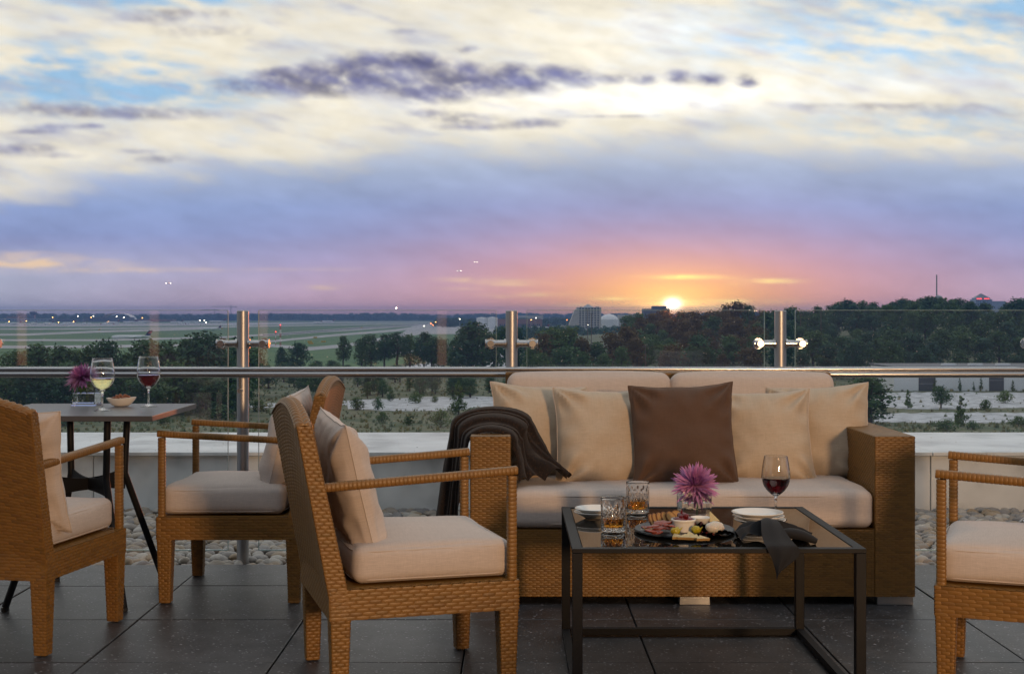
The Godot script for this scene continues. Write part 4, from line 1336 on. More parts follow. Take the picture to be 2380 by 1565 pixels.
func woods() -> void:
	rng.seed = 601
	# model trees are 10 m high; copies are scaled to size
	kinds["broad"] = {"crown": [crown_mesh(15, 10, 3.6, 2.6, 1900, 0.30), crown_mesh(13, 10, 3.2, 2.2, 1800, 0.30), crown_mesh(17, 10, 4.2, 2.8, 2100, 0.30), crown_mesh(11, 10, 2.7, 1.6, 1600, 0.28)], "trunk": trunk_mesh(10, 0.26), "mat": [M.leaf0, M.leaf0, M.leaf1, M.leaf2]}
	kinds["warm"] = {"crown": kinds.broad.crown, "trunk": kinds.broad.trunk, "mat": [M.leaf0, M.leaf1, M.leaf4, M.leaf4]}  # brown leaves put the low sun's warm tint into the colour
	kinds["pine"] = {"crown": [crown_mesh(15, 10, 2.6, 3.6, 1500, 0.26), crown_mesh(13, 10, 2.9, 4.2, 1500, 0.26)], "trunk": trunk_mesh(10, 0.20), "mat": [M.leaf2, M.leaf0]}
	kinds["young"] = {"crown": [crown_mesh(13, 10, 2.6, 1.2, 1100, 0.30, 0.8), crown_mesh(11, 10, 2.9, 1.0, 1000, 0.32, 0.75)], "trunk": trunk_mesh(10, 0.16), "mat": [M.leaf3, M.leaf1]}
	kinds["shrub"] = {"crown": [crown_mesh(9, 3.0, 1.9, 0.5, 700, 0.20), crown_mesh(8, 3.0, 2.3, 0.5, 700, 0.20)], "trunk": trunk_mesh(2.6, 0.10), "mat": [M.leaf3, M.leaf1, M.leaf0]}
	var gl := "dark trees between the lot and the airfield"
	# tall dark trees in front of the airfield: [x, top row, distance, width factor]
	for q in [[6, 842, 350, 1.0], [42, 812, 365, 1.1], [88, 792, 380, 1.2], [135, 796, 372, 1.0], [172, 806, 385, 1.0], [212, 797, 380, 1.1], [250, 786, 372, 0.8], [298, 812, 380, 1.0], [342, 780, 372, 1.15], [388, 786, 385, 1.0], [432, 778, 380, 1.1], [468, 769, 372, 1.15], [505, 792, 380, 0.9], [556, 778, 420, 1.0], [582, 800, 430, 1.0], [-30, 850, 360, 1.2]]:
		var h: float = (EYE - GY) - (q[1] - HY) / F * q[2]
		var pp := px(q[0], 800, q[2])
		plant("broad", rng.randi(), Vector3(pp.x, GY, pp.z), Vector3(q[3], 1, q[3]) * h / 10.0, "tall dark broadleaf tree in the belt before the airfield", gl)
	for k in 46:
		var d := R(335, 400)
		var pp := px(R(-40, 575), 800, d)
		var h := R(9.0, 14.5)
		plant("broad", rng.randi(), Vector3(pp.x, GY, pp.z), Vector3(R(1.1, 1.5), 1, R(1.1, 1.5)) * h / 10.0, "lower bushy tree filling the dark belt before the airfield", gl)
	# middle group
	var gm := "trees in the open middle ground"
	for q in [[690, 792, 560, 1.3, "broad"], [652, 800, 560, 0.9, "pine"], [735, 835, 540, 1.2, "broad"], [797, 774, 600, 0.9, "pine"], [840, 782, 620, 1.1, "broad"], [862, 775, 610, 1.1, "broad"], [893, 770, 600, 1.1, "pine"], [922, 764, 600, 1.4, "pine"], [952, 772, 610, 1.0, "broad"], [985, 763, 590, 1.1, "pine"], [1003, 780, 590, 1.0, "broad"], [1030, 785, 600, 1.2, "broad"], [1055, 782, 610, 1.0, "broad"], [1098, 741, 560, 1.25, "broad"], [1078, 752, 565, 1.0, "broad"], [1122, 760, 555, 1.0, "broad"], [1148, 768, 560, 0.9, "broad"], [1178, 757, 600, 0.9, "broad"], [1205, 757, 610, 0.9, "broad"]]:
		var h: float = (EYE - GY) - (q[1] - HY) / F * q[2]
		var pp := px(q[0], 800, q[2])
		plant(q[4], rng.randi(), Vector3(pp.x, terrain(pp.x, q[2]), pp.z), Vector3(q[3], 1, q[3]) * h / 10.0, "spreading pine in the group beyond the dirt track" if q[4] == "pine" else "round leafy tree in the group beyond the dirt track", gm)
	for k in 44:
		var d := R(430, 560)
		var xx := R(590, 935) if k < 26 else R(700, 1190)
		if k >= 26: d = R(415, 455)
		var pp := px(xx, 800, d)
		var h := R(4.5, 8.5)
		plant("broad", rng.randi(), Vector3(pp.x, GY, pp.z), Vector3(R(1.1, 1.7), 1, R(1.1, 1.7)) * h / 10.0, "low bushy tree in the thicket between lot and track", "low trees of the thicket")
	# trees at the foot of the wooded slope
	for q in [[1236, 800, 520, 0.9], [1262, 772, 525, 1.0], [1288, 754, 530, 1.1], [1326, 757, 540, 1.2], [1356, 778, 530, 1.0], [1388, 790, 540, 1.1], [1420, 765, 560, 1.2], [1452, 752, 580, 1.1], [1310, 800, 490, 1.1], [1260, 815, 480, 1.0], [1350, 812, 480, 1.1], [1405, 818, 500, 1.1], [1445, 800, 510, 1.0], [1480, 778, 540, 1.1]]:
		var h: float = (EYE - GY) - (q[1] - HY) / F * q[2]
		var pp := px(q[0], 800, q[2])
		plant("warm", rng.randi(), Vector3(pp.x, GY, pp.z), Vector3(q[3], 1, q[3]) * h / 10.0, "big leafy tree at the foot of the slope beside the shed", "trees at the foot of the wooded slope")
	# wooded slope
	var row := 0
	for d in [545, 580, 615, 655, 700, 745, 790, 835, 870]:
		var x := 1475.0 + R(-20, 20) + (30.0 if row < 3 else 0.0)
		while x < 2440.0:
			var pp := px(x, 800, d + R(-14, 14))
			var h := R(9.5, 19.0)
			if d > 820: h *= R(0.85, 1.15)
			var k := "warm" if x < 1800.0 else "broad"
			plant(k, rng.randi(), Vector3(pp.x, terrain(pp.x, -pp.z) - 0.3, pp.z), Vector3(R(1.0, 1.5), 1, R(1.0, 1.5)) * h / 10.0, "leafy tree in the part of the wooded slope coloured with sunset tint" if k == "warm" else "leafy dark tree in the wooded slope above the warehouse", "trees of the wooded slope")
			x += R(36, 60) * (700.0 / d) * (1.15 if row % 2 == 0 else 1.0)
		row += 1
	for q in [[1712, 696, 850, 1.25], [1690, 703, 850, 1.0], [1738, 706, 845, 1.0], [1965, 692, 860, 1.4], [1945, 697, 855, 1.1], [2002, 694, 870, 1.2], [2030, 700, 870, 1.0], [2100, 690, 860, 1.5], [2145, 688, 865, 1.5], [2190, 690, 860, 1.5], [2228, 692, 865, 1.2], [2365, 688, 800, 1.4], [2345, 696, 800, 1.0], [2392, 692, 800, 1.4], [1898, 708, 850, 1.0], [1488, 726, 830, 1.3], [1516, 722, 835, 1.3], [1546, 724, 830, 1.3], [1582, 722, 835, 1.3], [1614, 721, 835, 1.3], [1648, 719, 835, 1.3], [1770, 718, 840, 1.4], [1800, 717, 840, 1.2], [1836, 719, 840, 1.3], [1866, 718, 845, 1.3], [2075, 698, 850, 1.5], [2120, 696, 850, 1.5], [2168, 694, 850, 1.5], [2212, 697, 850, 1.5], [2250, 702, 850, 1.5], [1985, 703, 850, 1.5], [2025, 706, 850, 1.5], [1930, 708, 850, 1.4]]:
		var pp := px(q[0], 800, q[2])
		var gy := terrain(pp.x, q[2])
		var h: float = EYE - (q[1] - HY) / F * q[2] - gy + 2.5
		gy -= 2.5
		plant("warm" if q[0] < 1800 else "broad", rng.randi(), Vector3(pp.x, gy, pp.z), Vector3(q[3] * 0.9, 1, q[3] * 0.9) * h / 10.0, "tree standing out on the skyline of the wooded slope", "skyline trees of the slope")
	# far woods that read as one mass
	var crown := crown_mesh(7, 10, 5.5, 0.5, 150, 1.0)
	var where := []
	for k in 1500:
		var d := R(5500, 6600)
		var pp := px(R(-150, 2500), 740, d)
		var h := R(20, 32) + 9.0 * fbm2.get_noise_2d(pp.x * 0.02, 3.0)
		where.append(Transform3D(Basis(Vector3.UP, R(0, TAU)).scaled(Vector3(1.6, 1, 1.6) * h / 10.0), Vector3(pp.x, GY, pp.z)))
	for k in 420:
		var d := R(2700, 3600)
		var pp := px(R(1010, 1700), 740, d)
		var h := R(11, 19)
		where.append(Transform3D(Basis(Vector3.UP, R(0, TAU)).scaled(Vector3(1.4, 1, 1.4) * h / 10.0), Vector3(pp.x, GY, pp.z)))
	for k in 160:
		var d := R(1350, 1800)
		var pp := px(R(1150, 1480), 740, d)
		where.append(Transform3D(Basis(Vector3.UP, R(0, TAU)).scaled(Vector3(1.2, 1, 1.2) * R(0.8, 1.3)), Vector3(pp.x, GY, pp.z)))
	for k in 150:
		var d := R(4900, 5300)
		var pp := px(R(-60, 480), 740, d)
		where.append(Transform3D(Basis(Vector3.UP, R(0, TAU)).scaled(Vector3(1.6, 1, 1.6) * R(1.1, 1.9)), Vector3(pp.x, GY, pp.z)))
	var mm := MultiMesh.new()
	mm.transform_format = MultiMesh.TRANSFORM_3D
	mm.mesh = crown
	mm.instance_count = where.size()
	for i in where.size(): mm.set_instance_transform(i, where[i])
	var mi := MultiMeshInstance3D.new()
	mi.name = "far_woods"
	mi.multimesh = mm
	mi.material_override = M.leaf2
	mi.set_meta("kind", "stuff")
	tag(mi, "hazy far woods along the horizon", "woods")
	add_child(mi)

func lot_plants() -> void:
	rng.seed = 701
	# [x, base row, height in rows, width factor, kind, label]
	for q in [[1065, 962, 85, 1.0, "young", "slender light green young tree alone on the cracked lot"], [2022, 985, 112, 2.0, "broad", "large dense tree beside the sofa arm, edge of the lot"], [1955, 970, 60, 1.6, "broad", "dense tree behind the end throw pillow"],
			[830, 952, 27, 1.3, "shrub", ""], [878, 952, 25, 0.9, "shrub", ""], [965, 936, 22, 1.4, "shrub", ""], [908, 932, 24, 0.7, "shrub", ""], [887, 982, 24, 1.0, "shrub", ""], [1023, 992, 38, 1.0, "shrub", ""], [949, 988, 20, 1.1, "shrub", ""], [1100, 974, 26, 1.5, "shrub", ""], [1142, 968, 18, 1.2, "shrub", ""], [1010, 935, 14, 1.2, "shrub", ""], [760, 962, 22, 1.2, "shrub", ""],
			[2110, 948, 46, 0.9, "young", "pale young tree between the big tree and dark shrub"], [2187, 948, 52, 1.3, "broad", "compact dark bushy tree on the lot before the warehouse"], [2233, 990, 75, 1.0, "young", "tall young tree on the grass strip before the warehouse"], [2290, 952, 22, 1.2, "shrub", ""], [2336, 936, 26, 1.2, "shrub", ""], [2199, 1000, 24, 1.8, "shrub", ""], [2366, 990, 22, 1.6, "shrub", ""], [2260, 997, 18, 1.4, "shrub", ""],
			[2231, 909, 34, 0.6, "young", "slim dark tree against the white warehouse wall"], [2263, 908, 24, 0.6, "young", "small slim tree against the white warehouse wall"], [2280, 908, 34, 0.6, "young", "slim dark tree beside the warehouse loading door"], [2354, 908, 27, 0.8, "young", "bushy young tree past the warehouse loading door"], [2172, 908, 34, 0.8, "young", "young tree overlapping the low warehouse door"],
			[458, 962, 17, 1.4, "shrub", ""], [510, 975, 30, 2.0, "shrub", ""], [380, 985, 18, 1.5, "shrub", ""], [600, 955, 24, 1.5, "shrub", ""], [700, 966, 20, 1.3, "shrub", ""], [150, 990, 26, 1.6, "shrub", ""], [330, 975, 22, 1.5, "shrub", ""], [1180, 985, 20, 1.2, "shrub", ""]]:
		var b := on_level(q[0], q[1], GY)
		var h: float = q[2] / F * -b.z
		var tall := 3.0 if q[4] == "shrub" else 10.0
		var tree: bool = q[4] != "shrub"
		plant(q[4], rng.randi(), b, Vector3(q[3], 1, q[3]) * h / tall * (Vector3(1, 1.05, 1)), q[5] if q[5] != "" else "small round shrub growing wild on the empty lot", "young trees on the lot" if tree else "wild shrubs on the lot", "tree" if tree else "shrub")

# ---------------------------------------------------------------- wicker
# Woven surface over f(u, v) (u along the strands, both in metres); every strand hump is real relief.
func weave(mb: MB, f: Callable, wu: float, hv: float, row := 0.0105, cell := 0.037, relief := 0.0024) -> void:
	var nr := maxi(1, roundi(hv / row))
	var nc := maxi(1, roundi(wu / cell))
	var rh := hv / nr
	var cw := wu / nc
	var ts := [0.0, 0.12, 0.5, 0.88, 1.0]
	var hs := [-0.25, 0.75, 1.0, 0.75, -0.25]
	for j in nr:
		var off := 0.0 if j % 2 == 0 else 0.5
		var i0 := 0 if j % 2 == 0 else -1
		for i in range(i0, nc):
			var ua := maxf(0.0, (i + off) * cw)
			var ub := minf(wu, (i + 1 + off) * cw)
			if ub - ua < cw * 0.2: continue
			var t := R(0.74, 1.20)
			mb.col = Color(t, t * R(0.96, 1.03), t * R(0.9, 1.05))
			var pts := PackedVector3Array()
			var va := j * rh
			var o: Vector3 = f.call(ua, va)
			var eu: Vector3 = (f.call(ub, va) - o)
			var ev: Vector3 = (f.call(ua, va + rh) - o)
			var en := eu.cross(ev).normalized()
			for a in 5:
				for b in 3:
					var s: float = [0.03, 0.5, 0.97][b]
					s = 0.5 + (s - 0.5) * [0.62, 0.93, 1.0, 0.93, 0.62][a]
					pts.append(o + eu * ts[a] + ev * s + en * relief * (hs[a] * (0.45 if b != 1 else 1.0)))
			mb.grid(pts, 5, 3)

func rect_weave(mb: MB, o: Vector3, eu: Vector3, ev: Vector3, row := 0.0105, cell := 0.037, relief := 0.0024) -> void:
	var lu := eu.length()
	var lv := ev.length()
	weave(mb, func(u, v): return o + eu * (u / lu) + ev * (v / lv), lu, lv, row, cell, relief)

# four woven sides of a tapered post: bottom half sizes a, top half sizes b
func woven_post(mb: MB, cb: Vector3, ct: Vector3, a: Vector2, b: Vector2, row := 0.0105, cell := 0.030) -> void:
	var cor := [Vector2(-1, 1), Vector2(1, 1), Vector2(1, -1), Vector2(-1, -1)]
	for k in 4:
		var p: Vector2 = cor[k]
		var q: Vector2 = cor[(k + 1) % 4]
		var b0 := cb + Vector3(p.x * a.x, 0, p.y * a.y)
		var b1 := cb + Vector3(q.x * a.x, 0, q.y * a.y)
		var t0 := ct + Vector3(p.x * b.x, 0, p.y * b.y)
		var t1 := ct + Vector3(q.x * b.x, 0, q.y * b.y)
		var hv := (t0 - b0).length()
		var wu := maxf((b1 - b0).length(), (t1 - t0).length())
		weave(mb, func(u, v): return b0.lerp(b1, u / wu).lerp(t0.lerp(t1, u / wu), v / hv), wu, hv, row, cell, 0.0026)

func core_post(mb: MB, cb: Vector3, ct: Vector3, a: Vector2, b: Vector2) -> void:
	var p := []
	for s in [[cb, a], [ct, b]]:
		for c in [Vector2(-1, 1), Vector2(1, 1), Vector2(1, -1), Vector2(-1, -1)]:
			p.append(s[0] + Vector3(c.x * (s[1].x - 0.001), 0, c.y * (s[1].y - 0.001)))
	for k in 4: mb.quad(p[k], p[(k + 1) % 4], p[4 + (k + 1) % 4], p[4 + k])
	mb.quad(p[3], p[2], p[1], p[0]); mb.quad(p[4], p[5], p[6], p[7])

# bar wrapped with flat strand, turn beside turn
func wrapped_bar(mb: MB, path: Array, hw: float, hh: float, turn := 0.0125) -> void:
	var cv := Curve3D.new()
	cv.bake_interval = 0.004
	for p in path: cv.add_point(p)
	var len := cv.get_baked_length()
	var n := roundi(len / turn)
	var side0 := Vector3.ZERO
	for k in n:
		var t := R(0.85, 1.15)
		mb.col = Color(t, t * R(0.97, 1.03), t * R(0.92, 1.04))
		var pts := PackedVector3Array()
		var seg := 12
		var rings := []
		for e in 4:
			var s: float = len * (k + [0.0, 0.18, 0.82, 1.0][e]) / n
			var p := cv.sample_baked(s)
			var d := (cv.sample_baked(minf(s + 0.006, len)) - cv.sample_baked(maxf(s - 0.006, 0.0))).normalized()
			var side := d.cross(Vector3(1, 0, 0)).normalized()
			var oth := Vector3(1, 0, 0)
			var kk: float = [0.90, 1.0, 1.0, 0.90][e]
			var ring := []
			for i in seg:
				var a := TAU * i / seg
				var cx := signf(cos(a)) * pow(absf(cos(a)), 0.6)
				var sy := signf(sin(a)) * pow(absf(sin(a)), 0.6)
				ring.append(p + (oth * cx * hw + side * sy * hh) * kk)
			rings.append(ring)
		for i in seg:
			for e in 4: pts.append(rings[e][i])
		var f := mb.v.size()
		mb.grid(pts, seg, 4, true, false)
		var mid := cv.sample_baked(len * (k + 0.5) / n)
		if mb.n[f + 1].dot(mb.v[f + 1] - mid) < 0.0:
			for q in range(f, mb.n.size()): mb.n[q] = -mb.n[q]
			for q in range(mb.ix.size() - seg * 3 * 6, mb.ix.size(), 3):
				var x := mb.ix[q + 1]
				mb.ix[q + 1] = mb.ix[q + 2]; mb.ix[q + 2] = x

# ---------------------------------------------------------------- soft things
func cushion(size: Vector3, r: float, bulge: float, seed_: float, wr := 0.004, n := 22) -> MB:
	var mb := MB.new()
	var h := size * 0.5
	for ax in 3:
		for s in [-1.0, 1.0]:
			var a := (ax + 1) % 3
			var b := (ax + 2) % 3
			var pts := PackedVector3Array()
			for i in n:
				for j in n:
					var q := Vector3.ZERO
					q[ax] = s
					q[a] = sin((-1.0 + 2.0 * i / (n - 1)) * PI * 0.5) * s
					q[b] = sin((-1.0 + 2.0 * j / (n - 1)) * PI * 0.5)
					var p := q * h
					var inner := Vector3(clampf(p.x, -h.x + r, h.x - r), clampf(p.y, -h.y + minf(r, h.y * 0.9), h.y - minf(r, h.y * 0.9)), clampf(p.z, -h.z + r, h.z - r))
					var off := p - inner
					p = inner + (off.normalized() * r if off.length() > 1e-6 else Vector3.ZERO)
					p.y += bulge * (1.0 - q.x * q.x) * (1.0 - q.z * q.z) * (1.0 if q.y > 0 else 0.2) * absf(q.y)
					var side := (1.0 - q.y * q.y) * 0.5 * bulge
					p.x += q.x * side * (1.0 - q.z * q.z) * absf(q.x)
					p.z += q.z * side * (1.0 - q.x * q.x) * absf(q.z)
					p += Vector3(q.x * 0.4, 1.0 if q.y > 0 else 0.3, q.z * 0.4) * wr * fbm.get_noise_3d(p.x * 2.2 + seed_, p.y * 2.5, p.z * 2.2 - seed_) * 2.0
					pts.append(p)
			mb.grid(pts, n, n)
	return mb

func seam(size: Vector3, y: float, r: float, out := 0.0) -> MB:
	var mb := MB.new()
	var line := []
	for k in 65:
		var a := TAU * k / 64.0
		var c := signf(cos(a)) * pow(absf(cos(a)), 0.22)
		var s := signf(sin(a)) * pow(absf(sin(a)), 0.22)
		line.append(Vector3(c * (size.x * 0.5 + out), y, s * (size.z * 0.5 + out)))
	mb.tube(line, r, 6)
	return mb

# square throw pillow lying in its own x-y plane, thick along z
func pillow(wid: float, hgt: float, thick: float, seed_: float, slump := 0.0, wr := 1.0) -> Array:
	var mb := MB.new()
	var n := 31
	var edge := []
	var loop := []
	for side in [1.0, -1.0]:
		var pts := PackedVector3Array()
		for i in n:
			for j in n:
				var s := -1.0 + 2.0 * i / (n - 1)
				var t := -1.0 + 2.0 * j / (n - 1)
				s = sin(s * PI * 0.5) * 0.55 + s * 0.45
				t = sin(t * PI * 0.5) * 0.55 + t * 0.45
				var bow := 0.075
				var x := s * (1.0 - bow * (1.0 - t * t) * absf(s)) * wid * 0.5
				var y := t * (1.0 - bow * (1.0 - s * s) * absf(t)) * hgt * 0.5
				var f := pow(maxf(0.0, (1.0 - s * s * s * s) * (1.0 - t * t * t * t)), 0.5) * (0.72 + 0.28 * (1.0 - s * s) * (1.0 - t * t))
				var z := f * thick * 0.5
				# creases running in from the corners and edges
				var cr := absf(s * t)
				var ang := atan2(t - signf(t), s - signf(s))
				z += wr * f * 0.030 * sin(ang * 9.0 + seed_) * smoothstep(0.10, 0.6, cr)
				z += wr * f * 0.010 * sin(s * 17.0 + seed_ + 2.0 * fbm.get_noise_2d(s * 2.0, seed_)) * smoothstep(0.45, 0.95, absf(t)) * 1.3
				z += wr * f * 0.010 * sin(t * 15.0 - seed_) * smoothstep(0.5, 0.95, absf(s)) * 1.3
				z += f * 0.030 * fbm.get_noise_2d(x * 2.6 + seed_, y * 2.6)
				y -= slump * f * (0.5 - 0.5 * t) * 0.3
				x += 0.006 * fbm.get_noise_2d(y * 5.0 + seed_, 3.0) * absf(s)
				y += 0.006 * fbm.get_noise_2d(x * 5.0 - seed_, 8.0) * absf(t)
				pts.append(Vector3(x, y, z * side))
		if side < 0.0:
			var rev := PackedVector3Array()
			for i in n:
				for j in n: rev.append(pts[(n - 1 - i) * n + j])
			pts = rev
		else:
			for i in n: edge.append(pts[i * n])
			for j in n: edge.append(pts[(n - 1) * n + j])
			for i in n: edge.append(pts[(n - 1 - i) * n + n - 1])
			for j in n: edge.append(pts[n - 1 - j])
		mb.grid(pts, n, n)
	for k in range(0, edge.size()):
		if loop.is_empty() or loop[-1].distance_to(edge[k]) > 0.004: loop.append(edge[k])
	var pipe := MB.new()
	pipe.tube(loop, 0.0022, 5)
	return [mb, pipe]

func throw_pillow(label: String, m: Material, pos: Vector3, bas: Basis, size: Vector3, seed_: float, group: String, called := "throw_pillow") -> Node3D:
	var o := thing(called, label, "pillow", pos, 0.0, group)
	o.transform = Transform3D(bas, pos)
	var p := pillow(size.x, size.y, size.z, seed_, 0.02, 1.0 if called == "throw_pillow" else 0.4)
	put(p[0], "cover", m, o)
	put(p[1], "piping", M.piping if m != M.brown_cloth else M.brown_cloth, o)
	return o

# ---------------------------------------------------------------- armchair (front towards -z)
func armchair() -> Node3D:
	rng.seed = 801
	var o := thing("wicker_armchair", "", "armchair")
	var hx := 0.262
	var hz := 0.245
	# legs
	for s in [Vector2(-1, -1), Vector2(1, -1), Vector2(-1, 1), Vector2(1, 1)]:
		var mb := MB.new()
		var cb := Vector3(s.x * (hx + 0.008), 0.004, s.y * (hz + 0.006))
		var ct := Vector3(s.x * (hx + 0.006), 0.262, s.y * (hz + 0.006))
		woven_post(mb, cb, ct, Vector2(0.021, 0.021), Vector2(0.029, 0.029))
		var leg := put(mb, "leg", M.wicker, o)
		mb = MB.new()
		core_post(mb, cb, ct, Vector2(0.021, 0.021), Vector2(0.029, 0.029))
		put(mb, "leg_core", M.wicker_core, leg)
	# seat frame
	var mb := MB.new()
	var y0 := 0.250
	var y1 := 0.338
	var ax := hx + 0.037
	var az := hz + 0.037
	rect_weave(mb, Vector3(-ax, y0, az), Vector3(2 * ax, 0, 0), Vector3(0, y1 - y0, 0))
	rect_weave(mb, Vector3(ax, y0, -az), Vector3(-2 * ax, 0, 0), Vector3(0, y1 - y0, 0))
	rect_weave(mb, Vector3(ax, y0, az), Vector3(0, 0, -2 * az), Vector3(0, y1 - y0, 0))
	rect_weave(mb, Vector3(-ax, y0, -az), Vector3(0, 0, 2 * az), Vector3(0, y1 - y0, 0))
	for e in [[Vector3(-ax, y1, az), Vector3(2 * ax, 0, 0), Vector3(0, 0, -0.03)], [Vector3(-ax, y1, -az + 0.03), Vector3(2 * ax, 0, 0), Vector3(0, 0, -0.03)], [Vector3(ax, y1, az), Vector3(0, 0, -2 * az), Vector3(-0.03, 0, 0)], [Vector3(-ax + 0.03, y1, az), Vector3(0, 0, -2 * az), Vector3(-0.03, 0, 0)]]:
		rect_weave(mb, e[0], e[1], e[2], 0.012, 0.03)
	var sf := put(mb, "seat_frame", M.wicker, o)
	mb = MB.new()
	mb.box(Vector3(0, (y0 + y1) * 0.5 - 0.0005, 0), Vector3(2 * ax - 0.003, y1 - y0 - 0.001, 2 * az - 0.003), 0.002)
	put(mb, "seat_core", M.wicker_core, sf)
	# arms and posts in one wrapped bar
	for s in [-1, 1]:
		mb = MB.new()
		var x: float = s * (hx + 0.018)
		wrapped_bar(mb, [Vector3(x, 0.336, -az + 0.018), Vector3(x, 0.645, -az + 0.018)], 0.0145, 0.0145)
		put(mb, "arm_post", M.wicker, o)
		mb = MB.new()
		wrapped_bar(mb, [Vector3(x, 0.661, -az + 0.002), Vector3(x, 0.655, -az + 0.10), Vector3(x, 0.628, az + 0.045)], 0.0155, 0.0135)
		put(mb, "armrest", M.wicker, o)
	# backrest: leaning, arched along the top, a little hollow across
	var bw := ax
	var lean := 0.215
	var top := func(u): return 0.808 + 0.055 * (1.0 - pow(u / bw, 2.0))
	var zf := func(u, y): return az - 0.070 + lean * maxf(0.0, y - 0.30) - 0.012 * (1.0 - pow(u / bw, 2.0)) + 0.012
	var th := func(y): return lerpf(0.060, 0.043, clampf((y - 0.25) / 0.6, 0.0, 1.0))
	var front := func(a, b):
		var u: float = bw - a
		var y: float = lerpf(y1, top.call(u), b / 0.5)
		return Vector3(u, y, zf.call(u, y))
	var rear := func(a, b):
		var u: float = a - bw
		var y: float = lerpf(y0, top.call(u), b / 0.58)
		return Vector3(u, y, zf.call(u, y) + th.call(y))
	mb = MB.new()
	weave(mb, front, 2 * bw, 0.5)
	weave(mb, rear, 2 * bw, 0.58)
	for s in [-1, 1]:
		var sidef := func(a, b):
			var y: float = lerpf(y0, 0.808, b / 0.56)
			var z: float = zf.call(bw, y)
			var q: float = th.call(y) * a / 0.052
			return Vector3(s * bw, y, (z + th.call(y) - q) if s > 0 else (z + q))
		weave(mb, sidef, 0.052, 0.56, 0.0105, 0.030)
	var bk := put(mb, "backrest", M.wicker, o)
	# thick braided edge over the top: two lanes of slanting strands
	mb = MB.new()
	var n := 25
	for k in n:
		for lane in 2:
			var t := R(0.9, 1.2)
			mb.col = Color(t, t * R(0.97, 1.03), t * R(0.92, 1.04))
			var pts := PackedVector3Array()
			for i in 5:
				for j in 6:
					var s := j / 5.0
					var fu := (k + i / 4.0 * 1.12 + (s - 0.5) * (1.3 if lane == 0 else -1.3)) / n
					var u := clampf(-bw + 2 * bw * fu, -bw, bw)
					var y: float = top.call(u)
					var z: float = zf.call(u, y)
					var across := (s if lane == 0 else s + 1.0) * 0.5
					var roundoff := 1.0 - pow(absf(across * 2.0 - 1.0), 3.0)
					var hump: float = [-0.1, 0.8, 1.0, 0.8, -0.1][i] * [0.35, 0.8, 1.0, 1.0, 0.8, 0.35][j]
					pts.append(Vector3(u, y - 0.010 + 0.013 * roundoff + 0.0075 * hump, z + lerpf(th.call(y) + 0.004, -0.004, across)))
			mb.grid(pts, 5, 6)
	put(mb, "top_braid", M.wicker, bk)
	mb = MB.new()
	var pts := PackedVector3Array()
	for i in 13:
		var u := -bw + 2 * bw * i / 12.0
		var a := PackedVector3Array()
		for j in 9:
			var y: float = lerpf(y0 + 0.002, top.call(u) - 0.001, j / 8.0)
			pts.append(Vector3(u * 0.997, y, zf.call(u, y) + th.call(y) - 0.001))
	mb.grid(pts, 13, 9)
	pts = PackedVector3Array()
	for i in 13:
		var u := bw - 2 * bw * i / 12.0
		for j in 9:
			var y: float = lerpf(y0 + 0.002, top.call(u) - 0.001, j / 8.0)
			pts.append(Vector3(u * 0.997, y, zf.call(u, y) + 0.001))
	mb.grid(pts, 13, 9)
	for s in [-1.0, 1.0]:
		pts = PackedVector3Array()
		for i in 2:
			for j in 9:
				var y: float = lerpf(y0 + 0.002, 0.807, j / 8.0)
				var z: float = zf.call(bw, y)
				pts.append(Vector3(s * (bw * 0.997), y, (z + th.call(y) - 0.001 - i * (th.call(y) - 0.002)) if s > 0 else (z + 0.001 + i * (th.call(y) - 0.002))))
		mb.grid(pts, 2, 9)
	pts = PackedVector3Array()
	for i in 13:
		var u := -bw + 2 * bw * i / 12.0
		for j in 2:
			var y: float = top.call(u) - 0.001
			pts.append(Vector3(u * 0.997, y, zf.call(u, y) + (th.call(y) - 0.001 if j == 0 else 0.001)))
	mb.grid(pts, 13, 2)
	put(mb, "back_core", M.wicker_core, bk)
	# seat cushion
	var size := Vector3(2 * hx - 0.012, 0.112, 2 * az - 0.085)
	var cm := cushion(size, 0.030, 0.024, 2.0, 0.005)
	var seat := put(cm, "seat_cushion", M.linen, o)
	seat.position = Vector3(0, 0.338 + 0.058, -0.034)
	var sp := put(seam(size, 0.040, 0.0020, 0.0015), "piping", M.piping, seat)
	sp.position = Vector3.ZERO
	put(seam(size, -0.042, 0.0020, 0.0015), "piping", M.piping, seat)
	return o

